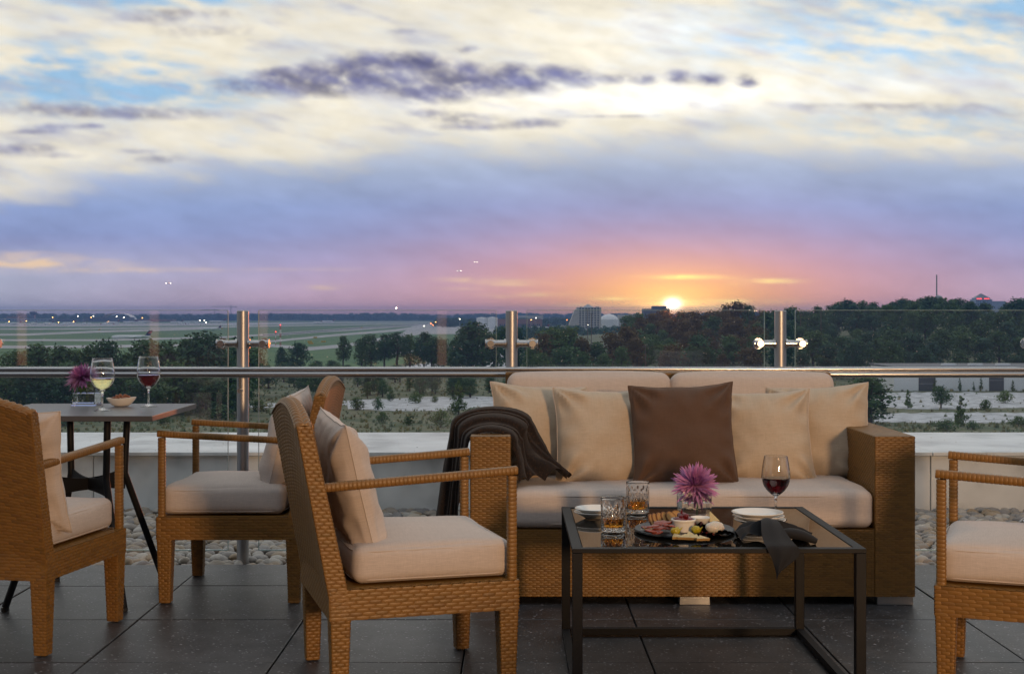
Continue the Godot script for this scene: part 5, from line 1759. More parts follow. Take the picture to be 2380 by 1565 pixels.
func chairs() -> void:
	var o := armchair()
	o.set_meta("group", "wicker armchairs")
	var spots := [
		[w(-0.334, 0, 4.176), Vector2(0.958, 0.287), "wicker armchair facing the coffee table, its woven back towards the dining chair"],
		[w(-1.10, 0, 5.49), Vector2(-1.0, 0.0), "wicker armchair standing side-on between dining table and railing post"],
		[w(-1.768, 0, 4.71), Vector2(0.18, 0.98), "wicker armchair with its back turned, pushed towards the dining table"],
		[w(1.60, 0, 4.06), Vector2(-0.93, 0.37), "wicker armchair across the coffee table from the others, cut by the frame"],
		[w(1.47, 0, 1.0), Vector2(0.0, 1.0), "unseen wicker armchair added to cast shade on the sofa base"]]  # added out of view to block the lamp and shade the sofa base
	for i in spots.size():
		var q: Array = spots[i]
		var turn := atan2(-q[1].x, q[1].y)
		if i == 0:
			o.position = q[0]; o.rotation.y = turn
			o.set_meta("label", q[2])
		else: copy(o, q[0], turn, q[2])
		# loose back pillow
		var bas: Basis = Basis(Vector3.UP, turn) * Basis(Vector3.RIGHT, 0.24) * Basis(Vector3.FORWARD, [0.05, -0.03, 0.04, 0.0, 0.0][i])
		var local := Vector3([0.0, 0.0, 0.085, 0.0, 0.0][i], 0.605, 0.178)
		throw_pillow(["cream pillow leaning in the armchair that faces the coffee table", "cream pillow in the armchair standing side-on by the railing", "cream pillow in the armchair with its back turned", "cream pillow in the armchair cut by the frame", "cream pillow in the unseen added armchair"][i], M.linen, q[0] + Basis(Vector3.UP, turn) * local, bas, Vector3(0.45, 0.43, 0.15), 1.0 + i * 3.0, "pillows in the armchairs", "chair_pillow")

# ---------------------------------------------------------------- sofa
const SX0 := -0.161
const SX1 := 1.561
const SD0 := 5.18
const SD1 := 6.08

func woven_box(mb: MB, x0: float, x1: float, y0: float, y1: float, d0: float, d1: float, faces: String) -> void:
	# f front, b back, l left, r right, t top; strands run along the longer way of each face
	var row := 0.0088
	var cell := 0.029
	if "f" in faces: rect_weave(mb, w(x0, y0, d0), Vector3(x1 - x0, 0, 0), Vector3(0, y1 - y0, 0), row, cell, 0.0024)
	if "b" in faces: rect_weave(mb, w(x1, y0, d1), Vector3(x0 - x1, 0, 0), Vector3(0, y1 - y0, 0), row, cell, 0.0024)
	if "r" in faces: rect_weave(mb, w(x1, y0, d0), Vector3(0, 0, d0 - d1), Vector3(0, y1 - y0, 0), row, cell, 0.0024)
	if "l" in faces: rect_weave(mb, w(x0, y0, d1), Vector3(0, 0, d1 - d0), Vector3(0, y1 - y0, 0), row, cell, 0.0024)
	if "t" in faces: rect_weave(mb, w(x0, y1, d0), Vector3(x1 - x0, 0, 0), Vector3(0, 0, d0 - d1), row * 1.3, cell, 0.0028)

func sofa() -> void:
	rng.seed = 811
	var o := thing("wicker_sofa", "wicker two-seat sofa with cream cushions before the glass railing", "sofa")
	var aw := 0.155
	var core := func(x0, x1, y0, y1, d0, d1, parent):
		var c := MB.new()
		c.box(w((x0 + x1) * 0.5, (y0 + y1) * 0.5, (d0 + d1) * 0.5), Vector3(x1 - x0 - 0.004, y1 - y0 - 0.004, d1 - d0 - 0.004), 0.003)
		put(c, "core", M.wicker_core, parent)
	# arms
	for s in 2:
		var x0 := SX0 if s == 0 else SX1 - aw
		var mb := MB.new()
		woven_box(mb, x0, x0 + aw, 0.032, 0.652, SD0, SD1, "flrt")
		var arm := put(mb, "arm", M.wicker, o)
		core.call(x0, x0 + aw, 0.032, 0.652, SD0, SD1, arm)
	# base
	var mb := MB.new()
	woven_box(mb, SX0 + aw, SX1 - aw, 0.032, 0.292, SD0 + 0.004, SD1, "ft")
	var base := put(mb, "base", M.wicker, o)
	core.call(SX0 + aw, SX1 - aw, 0.032, 0.292, SD0 + 0.004, SD1, base)
	# back
	mb = MB.new()
	woven_box(mb, SX0 + aw * 0.86, SX1 - aw * 0.86, 0.60, 0.862, SD1 - 0.085, SD1 - 0.001, "fblrt")
	var back := put(mb, "back_frame", M.wicker, o)
	core.call(SX0 + aw * 0.86, SX1 - aw * 0.86, 0.2925, 0.862, SD1 - 0.085, SD1 - 0.001, back)
	# steel feet
	for x in [SX0 + 0.05, (1615.0 - CX) / F * SD0, SX1 - 0.075]:
		for d in [SD0 + 0.03, SD1 - 0.06]:
			mb = MB.new()
			mb.box(w(x, 0.016, d), Vector3(0.118 if x < 1.0 else 0.14, 0.032, 0.05), 0.002)
			put(mb, "foot", M.steel_dull, o)
	# seat cushion
	var size := Vector3(SX1 - SX0 - 2 * aw - 0.008, 0.150, 0.80)
	var seat := put(cushion(size, 0.036, 0.014, 9.0, 0.006, 34), "seat_cushion", M.linen, o)
	seat.position = w((SX0 + SX1) * 0.5, 0.292 + 0.078, SD0 + 0.392)
	put(seam(size, 0.052, 0.0022, 0.0015), "piping", M.piping, seat)
	put(seam(size, -0.055, 0.0022, 0.0015), "piping", M.piping, seat)
	# two back cushions
	var bw := (SX1 - SX0 - 2 * aw + 0.03) * 0.5
	for s in [-1, 1]:
		var bs := Vector3(bw - 0.004, 0.13, 0.43)
		var c := put(cushion(bs, 0.045, 0.018, 20.0 + s, 0.004), "back_cushion", M.linen, o)
		c.transform = Transform3D(Basis(Vector3.RIGHT, PI / 2 - 0.13), w((SX0 + SX1) * 0.5 + s * bw * 0.5, 0.652, SD1 - 0.175))
	# throw pillows, [x, y, distance, turn, lean, roll, size]
	var g := "beige throw pillows on the sofa"
	for q in [
			[1258, 1008, 5.70, 0.34, 0.30, 0.07, 0.445, "beige throw pillow in the sofa corner behind the dark blanket", 0],
			[1404, 1017, 5.54, 0.16, 0.26, 0.03, 0.425, "beige throw pillow between the corner pillow and the brown one", 0],
			[1588, 1012, 5.43, 0.0, 0.24, -0.03, 0.430, "dark brown throw pillow in the middle of the sofa", 1],
			[1772, 1020, 5.60, -0.10, 0.28, -0.05, 0.420, "beige throw pillow just beside the brown one, before the end pillow", 0],
			[1904, 1006, 5.73, -0.26, 0.32, -0.07, 0.435, "beige throw pillow in the corner against the bare sofa arm", 0]]:
		var bas: Basis = Basis(Vector3.UP, q[3]) * Basis(Vector3.RIGHT, -q[4]) * Basis(Vector3.FORWARD, q[5])
		var pos := px(q[0], q[1], q[2])
		throw_pillow(q[7], M.brown_cloth if q[8] == 1 else M.pillow_linen, pos, bas, Vector3(q[6], q[6] * 0.99, 0.225 if q[8] == 0 else 0.19), q[0] * 0.37, g)
	blanket()

func blanket() -> void:
	rng.seed = 821
	var o := thing("wool_blanket", "dark brown wool blanket draped in folds over the sofa arm", "blanket")
	var mb := MB.new()
	# one cloth laid in uneven folds: each lies further out and further back than the one before
	var starts := [0.0, 1.15, 1.65, 2.9, 3.35, 4.3]
	var folds := 5
	var per := 16
	var n := 60
	var pts := PackedVector3Array()
	var total := folds * per + 1
	for m in total:
		var k := mini(m / per, folds - 1)
		var t0 := m / float(per) - k
		var rise := sqrt(maxf(0.0, 1.0 - pow(1.0 - t0, 2.0)))   # steep at the front lip, flat behind
		var thick: float = starts[k + 1] - starts[k]
		for j in n:
			var t := 1.0 - j / float(n - 1)
			var wob := fbm.get_noise_2d(t * 1.1 + k * 5.0, k * 3.0 + 1.0)
			var kk: float = starts[k] + thick * (rise * 0.8 + t0 * 0.2) * (1.0 + 0.7 * fbm.get_noise_2d(t * 1.7 + k * 9.0, 20.0))
			kk += 0.5 * fbm.get_noise_2d(t * 0.9, 40.0 + m * 0.012)
			kk = maxf(kk, 0.0)
			var up := 0.004 + 0.0165 * kk
			var x0 := SX0 - 0.008 - 0.020 * kk
			var x1 := SX0 + 0.155 + 0.008 + 0.019 * kk
			var top := 0.655 + up
			var p: Vector3
			if t < 0.34:
				var q := t / 0.34
				var low: float = lerpf([0.40, 0.30, 0.24, 0.15, 0.20, 0.26][k], [0.30, 0.24, 0.15, 0.20, 0.26, 0.26][k], t0)
				p = Vector3(x0 - (0.022 + 0.010 * kk) * (1.0 - q) * (1.0 - q) - 0.012 * sin(q * PI), lerpf(low, top - 0.052, q), 0)
			elif t < 0.60:
				var a := PI - PI * (t - 0.34) / 0.26
				p = Vector3((x0 + x1) * 0.5 + cos(a) * (x1 - x0) * 0.5, top - 0.052 + sin(a) * (0.052 + 0.005 * kk), 0)
			else:
				var q := (t - 0.60) / 0.40
				var xe: float = lerpf([0.035, 0.070, 0.120, 0.215, 0.240, 0.240][k], [0.070, 0.120, 0.215, 0.240, 0.240, 0.240][k], t0)
				var hump := 0.030 * sin(PI * t0) * smoothstep(0.3, 0.9, q) * (1.3 if k == 2 else 0.5)
				p = Vector3(lerpf(x1, xe, pow(q, 1.5)) + 0.012 * sin(q * 4.0 + k * 1.7), lerpf(top - 0.052, 0.464 + 0.012 * rise, pow(q, 0.85)) + hump, 0)
			var dz: float = 5.262 + 0.060 * (starts[k] + thick * t0 * t0 * 0.9) + 0.030 * wob + 0.05 * (1.0 - smoothstep(0.0, 0.34, t)) - 0.055 * smoothstep(0.62, 1.0, t)
			var cr := 0.0022 * fbm.get_noise_3d(t * 9.0, m * 0.07, k * 4.0)
			pts.append(Vector3(p.x + cr, p.y + cr, -dz))
	mb.grid(pts, total, n)
	put(mb, "folded_cloth", M.wool, o)
	# fringe threads at the hanging end
	mb = MB.new()
	for k in 34:
		var x := SX0 - 0.06 + R(-0.045, 0.03)
		var d := 5.36 + R(-0.03, 0.22)
		var y := R(0.15, 0.30)
		mb.tube([w(x, y, d), w(x + R(-.006, .006), y - 0.03, d), w(x + R(-.012, .012), y - R(0.05, 0.085), d + R(-.01, .01))], 0.0011, 4)
	put(mb, "fringe", M.wool, o)

# ---------------------------------------------------------------- tables
const TX0 := 0.174
const TX1 := 1.022
const TD0 := 3.855
const TD1 := 4.703
const TH := 0.450

func coffee_table() -> void:
	var o := thing("coffee_table", "square black steel coffee table with dark glass top", "coffee table")
	var b := 0.030
	for x in [TX0 + b / 2, TX1 - b / 2]:
		for d in [TD0 + b / 2, TD1 - b / 2]:
			var mb := MB.new()
			mb.box(w(x, (TH - 0.0135) / 2 + 0.002, d), Vector3(b - 0.0006, TH - 0.0175, b - 0.0006), 0.0015)
			put(mb, "leg", M.black_paint, o)
	for q in [[TX0, TX1, TD0, TD0 + b], [TX0, TX1, TD1 - b, TD1]]:
		var mb := MB.new()
		mb.box(w((q[0] + q[1]) / 2, TH - 0.0065, (q[2] + q[3]) / 2), Vector3(q[1] - q[0], 0.013, b), 0.0012)
		put(mb, "top_rail", M.black_paint, o)
	for x in [TX0 + b / 2, TX1 - b / 2]:
		var mb := MB.new()
		mb.box(w(x, TH - 0.0065, (TD0 + TD1) / 2), Vector3(b, 0.013, TD1 - TD0 - 2 * b - 0.0004), 0.0012)
		put(mb, "top_rail", M.black_paint, o)
		mb = MB.new()
		mb.box(w(x, 0.016, (TD0 + TD1) / 2), Vector3(b - 0.004, 0.024, TD1 - TD0 - 2 * b - 0.0004), 0.0015)
		put(mb, "bottom_rail", M.black_paint, o)
	var mb := MB.new()
	mb.box(w((TX0 + TX1) / 2, 0.016, TD1 - b / 2), Vector3(TX1 - TX0 - 2 * b - 0.0004, 0.024, b - 0.004), 0.0015)
	put(mb, "bottom_rail", M.black_paint, o)
	mb = MB.new()
	mb.box(w((TX0 + TX1) / 2, TH - 0.0055, (TD0 + TD1) / 2), Vector3(TX1 - TX0 - 2 * b - 0.003, 0.007, TD1 - TD0 - 2 * b - 0.003), 0.001)
	put(mb, "glass_top", M.table_glass, o)

const DH := 0.745

func dining_table() -> void:
	var o := thing("dining_table", "square grey-topped dining table on splayed black legs", "table")
	var d0 := F * (EYE - DH) / (966.0 - HY)
	var d1 := F * (EYE - DH) / (937.0 - HY)
	var xr := (353.0 - CX) / F * d0
	var s := d1 - d0
	var c := w(xr - s / 2, 0, (d0 + d1) / 2)
	var mb := MB.new()
	mb.box(c + Vector3(0, DH - 0.0105, 0), Vector3(s, 0.021, s), 0.002)
	put(mb, "tabletop", M.grey_laminate, o)
	for sx in [-1, 1]:
		for sz in [-1, 1]:
			mb = MB.new()
			var a := c + Vector3(sx * 0.118, DH - 0.022, sz * 0.135)
			var k := c + Vector3(sx * 0.110, 0.475, sz * 0.125)
			var f := c + Vector3(sx * 0.225, 0.014, sz * 0.285)
			mb.tube([a, k + Vector3(0, 0.02, 0), k, k + (f - k) * 0.04, f], 0.0135, 14)
			put(mb, "leg", M.black_paint, o)
			mb = MB.new()
			mb.lathe([Vector2(0, 0), Vector2(0.015, 0), Vector2(0.015, 0), Vector2(0.015, 0.012), Vector2(0, 0.016)], 14, Transform3D(Basis(), Vector3(f.x, 0.001, f.z)))
			put(mb, "foot", M.black_base, o)
	# crossed plates that tie the legs
	for sg in [-1.0, 1.0]:
		var ax := Vector3(0.110, 0, 0.125 * sg)
		mb = MB.new()
		var prof := PackedVector2Array()
		for i in 13:
			var t := -1.0 + i / 6.0
			prof.append(Vector2(t * ax.length(), 0.500 - 0.028 * (1.0 - t * t)))
		for i in 13:
			var t := 1.0 - i / 6.0
			prof.append(Vector2(t * ax.length(), 0.412 + 0.012 * (1.0 - t * t)))
		mb.slab(prof, c + Vector3(0, 0, 0), ax.normalized(), Vector3.UP, 0.006)
		put(mb, "cross_plate", M.black_paint, o)
	mb = MB.new()
	mb.box(c + Vector3(0, DH - 0.026, 0), Vector3(0.34, 0.008, 0.36), 0.001)
	put(mb, "mounting_plate", M.black_paint, o)

# ---------------------------------------------------------------- table ware
func wine_glass(label: String, pos: Vector3, wine: Material, level: float) -> void:
	var o := thing("wine_glass", label, "wine glass", pos)
	var out := [Vector2(0, 0.0004), Vector2(0.036, 0.0004), Vector2(0.0365, 0.0012), Vector2(0.035, 0.0022), Vector2(0.020, 0.0050), Vector2(0.0085, 0.0085), Vector2(0.0048, 0.014), Vector2(0.0036, 0.025), Vector2(0.0034, 0.050), Vector2(0.0040, 0.066), Vector2(0.0060, 0.0735), Vector2(0.0150, 0.0800), Vector2(0.0290, 0.0925), Vector2(0.0400, 0.1080), Vector2(0.0462, 0.1250), Vector2(0.0475, 0.1360), Vector2(0.0462, 0.1560), Vector2(0.0425, 0.1830), Vector2(0.0380, 0.2062)]
	var inn := [Vector2(0.0372, 0.2070), Vector2(0.0366, 0.2062), Vector2(0.0411, 0.1830), Vector2(0.0448, 0.1560), Vector2(0.0461, 0.1360), Vector2(0.0447, 0.1255), Vector2(0.0385, 0.1090), Vector2(0.0275, 0.0940), Vector2(0.0130, 0.0822), Vector2(0, 0.0795)]
	var mb := MB.new()
	mb.lathe(out + inn, 48)
	put(mb, "glass", M.crystal, o)
	mb = MB.new()
	var prof := [Vector2(0, 0.0799), Vector2(0.0126, 0.0826), Vector2(0.0271, 0.0944), Vector2(0.0380, 0.1092), Vector2(0.0443, 0.1256)]
	prof.append(Vector2(0.0455 if level > 0.131 else 0.0446, level))
	prof.append(prof[-1])
	prof.append(Vector2(0, level))
	mb.lathe(prof, 48)
	put(mb, "wine", wine, o)

func cut_tumbler(label: String, pos: Vector3, turn: float) -> void:
	var o := thing("cut_tumbler", label, "tumbler", pos, turn, "crystal tumblers of whisky")
	var nu := 160
	var prof := []
	prof.append([0.0, 0.0008, 0]); prof.append([0.030, 0.0008, 0]); prof.append([0.0355, 0.0016, 0])
	for i in 46: prof.append([0.0385 + 0.001 * i / 45.0, 0.004 + 0.101 * i / 45.0, 1])
	prof.append([0.0388, 0.1062, 0]); prof.append([0.0378, 0.1060, 0])
	for i in 10: prof.append([0.0368 - 0.0012 * i / 9.0, 0.104 - 0.088 * i / 9.0, 0])
	prof.append([0.033, 0.0138, 0]); prof.append([0.02, 0.0128, 0]); prof.append([0.0, 0.0126, 0])
	var nv := prof.size()
	var pts := PackedVector3Array()
	for i in nu:
		var a := TAU * i / nu
		for q in prof:
			var r: float = q[0]
			if q[2] == 1:
				var y: float = q[1]
				var cut := 0.0
				if y < 0.062:
					# crossed slanting cuts: a field of diamonds
					var k := 11.0
					var s := y * 130.0
					var g1 := absf(sin((a * k + s) * 0.5))
					var g2 := absf(sin((a * k - s) * 0.5))
					cut = maxf(1.0 - g1 * 3.2, 1.0 - g2 * 3.2)
					cut = clampf(cut, 0.0, 1.0) * smoothstep(0.004, 0.010, y) * smoothstep(0.064, 0.058, y)
				# upright leaf cuts above
				var lf := maxf(0.0, cos(a * 11.0)) * smoothstep(0.052, 0.064, y) * smoothstep(0.092, 0.070, y)
				r -= 0.0019 * cut + 0.0013 * lf
			pts.append(Vector3(r * cos(a), q[1], -r * sin(a)))
	var mb := MB.new()
	mb.grid(pts, nu, nv, true, false)
	put(mb, "glass", M.crystal, o)
	mb = MB.new()
	mb.lathe([Vector2(0, 0.0130), Vector2(0.0195, 0.0132), Vector2(0.0326, 0.0142), Vector2(0.0350, 0.0165), Vector2(0.0354, 0.042), Vector2(0.0354, 0.042), Vector2(0, 0.042)], 40)
	put(mb, "whisky", M.whisky, o)

func cube_vase(label: String, pos: Vector3, s: float, h: float, water: float, turn: float) -> void:
	var o := thing("cube_vase", label, "vase", pos, turn, "square glass vases")
	var mb := MB.new()
	var a := s * 0.5
	var b := a - 0.0055
	var f := 0.010
	var ou := [Vector3(-a, 0.0005, a), Vector3(a, 0.0005, a), Vector3(a, 0.0005, -a), Vector3(-a, 0.0005, -a)]
	var inn := [Vector3(-b, f, b), Vector3(b, f, b), Vector3(b, f, -b), Vector3(-b, f, -b)]
	for k in 4:
		var p: Vector3 = ou[k]
		var q: Vector3 = ou[(k + 1) % 4]
		var p2: Vector3 = inn[k]
		var q2: Vector3 = inn[(k + 1) % 4]
		var u := Vector3(0, h - 0.0005, 0)
		var v := Vector3(0, h - f, 0)
		mb.quad(p, q, q + u, p + u)
		mb.quad(q2, p2, p2 + v, q2 + v)
		mb.quad(p + u, q + u, q2 + v, p2 + v)
	mb.quad(ou[3], ou[2], ou[1], ou[0])
	mb.quad(inn[0], inn[1], inn[2], inn[3])
	put(mb, "glass", M.crystal, o)
	mb = MB.new()
	mb.box(Vector3(0, f + 0.0004 + (water - f) * 0.5, 0), Vector3(2 * b - 0.0006, water - f, 2 * b - 0.0006), 0.0004)
	put(mb, "water", M.water, o)

func flower(label: String, foot: Vector3, head: Vector3, axis: Vector3, rad: float, seed_: int) -> void:
	rng.seed = seed_
	var o := thing("chrysanthemum", label, "flower", foot, 0.0, "purple chrysanthemums")
	var c := head - foot
	axis = axis.normalized()
	var e1 := axis.cross(Vector3(0.3, 0.1, 1)).normalized()
	var e2 := axis.cross(e1)
	var mb := MB.new()
	var n := 250
	for k in n:
		var t := (k + 0.5) / n
		var ph := k * 2.39996 + R(-0.15, 0.15)
		var th := lerpf(0.10, 1.95, pow(t, 0.62)) + R(-0.10, 0.10)
		var radial := e1 * cos(ph) + e2 * sin(ph)
		var dir := axis * cos(th) + radial * sin(th)
		var tang := radial.cross(axis).normalized()
		var len := rad * lerpf(0.42, 1.0, pow(t, 0.5)) * R(0.82, 1.12)
		var wd := rad * lerpf(0.045, 0.075, t) * R(0.85, 1.15)
		var curl := lerpf(0.7, -0.18, t) + R(-0.15, 0.15)
		var tone := R(0.75, 1.25)
		var ns := 6
		var pts := PackedVector3Array()
		var p := c - axis * rad * 0.16 + dir * rad * 0.10
		var d := dir
		var rows := []
		for i in ns:
			var s := i / float(ns - 1)
			var up := tang.cross(d).normalized()
			var ww: float = wd * [0.55, 0.85, 1.0, 0.95, 0.62, 0.08][i]
			rows.append([p - tang * ww + up * ww * 0.35, p, p + tang * ww + up * ww * 0.35])
			d = (d + (axis - radial * 0.35) * curl * 0.22).normalized()
			p += d * len / (ns - 1)
		for i in ns:
			for j in 3: pts.append(rows[i][j])
		mb.col = Color(tone * R(0.95, 1.1), tone * R(0.85, 1.15), tone)
		mb.grid(pts, ns, 3)
	put(mb, "blossom", M.petal, o)
	mb = MB.new()
	var mid := c * 0.55 + Vector3(0.006, 0, 0.004)
	mb.tube([Vector3.ZERO, mid * 0.5, mid, c - axis * rad * 0.12], [0.0020, 0.0022, 0.0023, 0.0030], 8)
	put(mb, "stem", M.stem, o)
	for k in 4:
		mb = MB.new()
		var a := [0.4, 2.4, 4.1, 5.4][k] as float
		var at0: Vector3 = c * [0.62, 0.70, 0.55, 0.74][k]
		var od := Vector3(cos(a), [-0.15, 0.25, -0.3, 0.05][k], sin(a)).normalized()
		var sd := od.cross(Vector3.UP).normalized()
		var pts := PackedVector3Array()
		for i in 9:
			var s := i / 8.0
			var ww := 0.019 * sin(PI * pow(s, 0.75)) * (1.0 + 0.28 * (1.0 if i % 2 == 0 else -0.6)) + 0.0006
			var p: Vector3 = at0 + od * s * 0.052 + Vector3(0, -0.014 * s * s, 0)
			pts.append(p - sd * ww + Vector3(0, 0.25 * ww, 0)); pts.append(p); pts.append(p + sd * ww + Vector3(0, 0.25 * ww, 0))
		mb.grid(pts, 9, 3)
		put(mb, "leaf", M.flower_leaf, o)

func plate(label: String, pos: Vector3, r: float, group: String) -> void:
	var o := thing("side_plate", label, "plate", pos, 0.0, group)
	var mb := MB.new()
	mb.lathe([Vector2(0, 0.003), Vector2(r * 0.42, 0.003), Vector2(r * 0.46, 0.0005), Vector2(r * 0.52, 0.0008), Vector2(r * 0.58, 0.004), Vector2(r * 0.80, 0.012), Vector2(r * 0.97, 0.0185), Vector2(r, 0.0205), Vector2(r * 0.985, 0.0222), Vector2(r * 0.96, 0.0218), Vector2(r * 0.92, 0.0196), Vector2(r * 0.88, 0.0192), Vector2(r * 0.70, 0.0125), Vector2(r * 0.66, 0.0105), Vector2(r * 0.60, 0.0080), Vector2(r * 0.40, 0.0062), Vector2(0, 0.0058)], 64)
	put(mb, "dish", M.china, o)

func table_ware() -> void:
	rng.seed = 901
	# coffee table
	cut_tumbler("cut crystal tumbler of whisky near the table's front rail", on_level(1425, 1233.5, TH), 0.1)
	cut_tumbler("cut crystal tumbler of whisky set further back, behind the front one", on_level(1482, 1191, TH), 0.35)
	wine_glass("large glass of red wine behind the plate stack on the coffee table", on_level(1803, 1204, TH), M.red_wine, 0.135)
	var v := on_level(1613, 1203, TH)
	cube_vase("square glass vase on the coffee table behind the slate board", v, 0.098, 0.092, 0.055, 0.05)
	flower("purple chrysanthemum in the vase on the coffee table", v + Vector3(0.006, 0.013, 0.004), v + Vector3(0.004, 0.122, 0.022), Vector3(0.02, 0.62, 0.75), 0.077, 31)
	var pr := on_level(1763, 1220, TH)
	for k in 3:
		plate(["lowest white plate of the stack beside the wine glass", "middle white plate of the stack beside the wine glass", "top white plate of the stack beside the wine glass"][k], pr + Vector3([0.004, 0.0, -0.004][k], 0.0115 * k, [0.0, -0.003, 0.002][k]), 0.083, "plates beside the wine glass")
	var pl := on_level(1384, 1202, TH)
	for k in 2:
		plate(["lower white plate of the stack behind the crystal tumblers", "upper white plate of the stack behind the crystal tumblers"][k], pl + Vector3(0.003 * k, 0.0115 * k, 0), 0.073, "plates behind the tumblers")
	napkin()
	# dining table
	wine_glass("glass of white wine beside the vase on the dining table", on_level(237, 953.5, DH), M.white_wine, 0.128)
	wine_glass("glass of red wine at the far corner of the dining table", on_level(344.5, 944, DH), M.red_wine, 0.130)
	v = on_level(201, 941, DH)
	cube_vase("square glass vase on the dining table", v, 0.100, 0.094, 0.050, 0.0)
	flower("purple chrysanthemum in the vase on the dining table", v + Vector3(0.01, 0.013, 0.0), v + Vector3(-0.024, 0.128, 0.010), Vector3(-0.35, 0.85, 0.35), 0.072, 37)
	# boat-shaped bowl of spiced nuts
	var b := on_level(281, 944, DH)
	var o := thing("snack_bowl", "small white boat-shaped bowl of spiced nuts on the dining table", "bowl", b)
	var mb := MB.new()
	var pts := PackedVector3Array()
	var prof := [[0.0, 0.001], [0.45, 0.001], [0.62, 0.006], [0.86, 0.020], [1.0, 0.033], [0.97, 0.0345], [0.82, 0.022], [0.58, 0.009], [0.0, 0.006]]
	for i in 48:
		var a := TAU * i / 48
		for q in prof:
			var r: float = q[0]
			var tip := 1.0 + 0.25 * absf(cos(a)) * absf(cos(a))
			pts.append(Vector3(r * 0.050 * cos(a) * tip, q[1] + 0.006 * r * r * absf(cos(a)) * (1.0 if cos(a) > 0 else 0.2), -r * 0.036 * sin(a)))
	mb.grid(pts, 48, prof.size(), true, false)
	put(mb, "dish", M.china, o)
	var nut := MB.new()
	nut.lathe([Vector2(0, -0.0062), Vector2(0.0038, -0.0044), Vector2(0.0054, 0), Vector2(0.0036, 0.0046), Vector2(0, 0.0062)], 8)
	var me := nut.mesh()
	for k in 62:
		var a := R(0, TAU)
		var r := sqrt(R(0, 1))
		var q := thing("nut", "spiced nut heaped in the boat-shaped bowl", "nut", b + Vector3(cos(a) * r * 0.043, 0.028 + 0.019 * (1.0 - r * r) + R(-0.003, 0.003), sin(a) * r * 0.027), 0.0, "spiced nuts in the bowl")
		q.rotation = Vector3(R(0, TAU), R(0, TAU), R(0, TAU))
		put(me, "shell", M.nut, q)

func napkin() -> void:
	rng.seed = 911
	var o := thing("cloth_napkin", "black cloth napkin gathered in folds, one corner hanging over the coffee table rail", "napkin")
	var c := on_level(1778, 1250, TH) + Vector3(0, 0.030, 0)
	# two gathered wings
	for s in [-1.0, 1.0]:
		var mb := MB.new()
		var nu := 26
		var nv := 45
		var pts := PackedVector3Array()
		var L := 0.092 if s < 0 else 0.130
		for i in nu:
			var r := i / float(nu - 1)
			for j in nv:
				var a := -1.0 + 2.0 * j / (nv - 1)
				var fan := a * (0.020 + 0.052 * r)
				var fold := sin(a * 8.5 + s * 0.7) * (0.35 + 0.65 * r)
				var x: float = s * r * L * (1.0 - 0.16 * a * a + 0.04 * fold)
				var arch := (0.012 + 0.034 * (1.0 - a * a)) * (1.0 - 0.50 * r * r)
				var y := arch + 0.0085 * fold - 0.030 + 0.006 * sin(r * 6.0 + a * 3.0) - (0.012 * smoothstep(0.75, 1.0, r))
				y = maxf(y + 0.004, -0.0275 + 0.0012 * j / nv)
				var z: float = fan + 0.007 * cos(a * 8.5 + 1.0) * r + 0.010 * r * s
				pts.append(c + Vector3(x, y, z + 0.012 + 0.010 * r))
		mb.grid(pts, nu, nv)
		put(mb, "fold", M.napkin_cloth, o)
	# rolled end on the right wing, lapping over the rail
	var mb := MB.new()
	var line := []
	for i in 13:
		var t := i / 12.0
		line.append(c + Vector3(0.020 + 0.115 * t, -0.004 - 0.020 * t + 0.010 * sin(t * PI), 0.075 + 0.016 * t))
	var rad := []
	for i in 13: rad.append(0.008 + 0.013 * sin(PI * (0.12 + 0.80 * i / 12.0)))
	mb.tube(line, rad, 14, 0.75)
	put(mb, "fold", M.napkin_cloth, o)
	# corner hanging over the front rail
	mb = MB.new()
	var front := -(TD0 - 0.006) - c.z
	var pts := PackedVector3Array()
	var nt := 26
	var nw := 15
	for i in nt:
		var t := i / float(nt - 1)
		var y: float
		var z: float
		if t < 0.45:
			var q := t / 0.45
			y = lerpf(0.026, -0.022, smoothstep(0.15, 1.0, q)) + 0.010 * sin(q * PI)
			z = lerpf(0.0, front, q)
		else:
			var q := (t - 0.45) / 0.55
			y = lerpf(-0.022, -0.114, q)
			z = front + 0.008 * sin(q * 2.2)
		var wide := lerpf(0.022, 0.046, smoothstep(0.0, 0.5, t)) * (1.0 - smoothstep(0.50, 1.0, t) * 0.985)
		for j in nw:
			var a := -1.0 + 2.0 * j / (nw - 1)
			var xx := a * wide + lerpf(0.004, -0.004, t) + wide * 0.55 * smoothstep(0.2, 0.7, t)
			pts.append(c + Vector3(xx, y + 0.006 * (1.0 - absf(a)) * (1.0 - t), z + 0.010 * (1.0 - absf(a + 0.25)) * smoothstep(0.3, 0.6, t) + 0.003 * sin(a * 5.0 + t * 4.0)))
	mb.grid(pts, nt, nw)
	put(mb, "hanging_corner", M.napkin_cloth, o)

# ---------------------------------------------------------------- food on the slate board
func lump(size: Vector3, rough: float, seed_: float, nu := 20, nv := 12) -> MB:
	var mb := MB.new()
	var p := PackedVector3Array()
	for i in nu:
		for j in nv:
			var a := -TAU * i / nu
			var b := -PI / 2 + PI * j / (nv - 1)
			var d := Vector3(cos(a) * cos(b), sin(b), sin(a) * cos(b))
			p.append(d * size * (1.0 + rough * fbm.get_noise_3d(d.x * 1.3 + seed_, d.y * 1.3, d.z * 1.3)))
	mb.grid(p, nu, nv, true, false)
	return mb

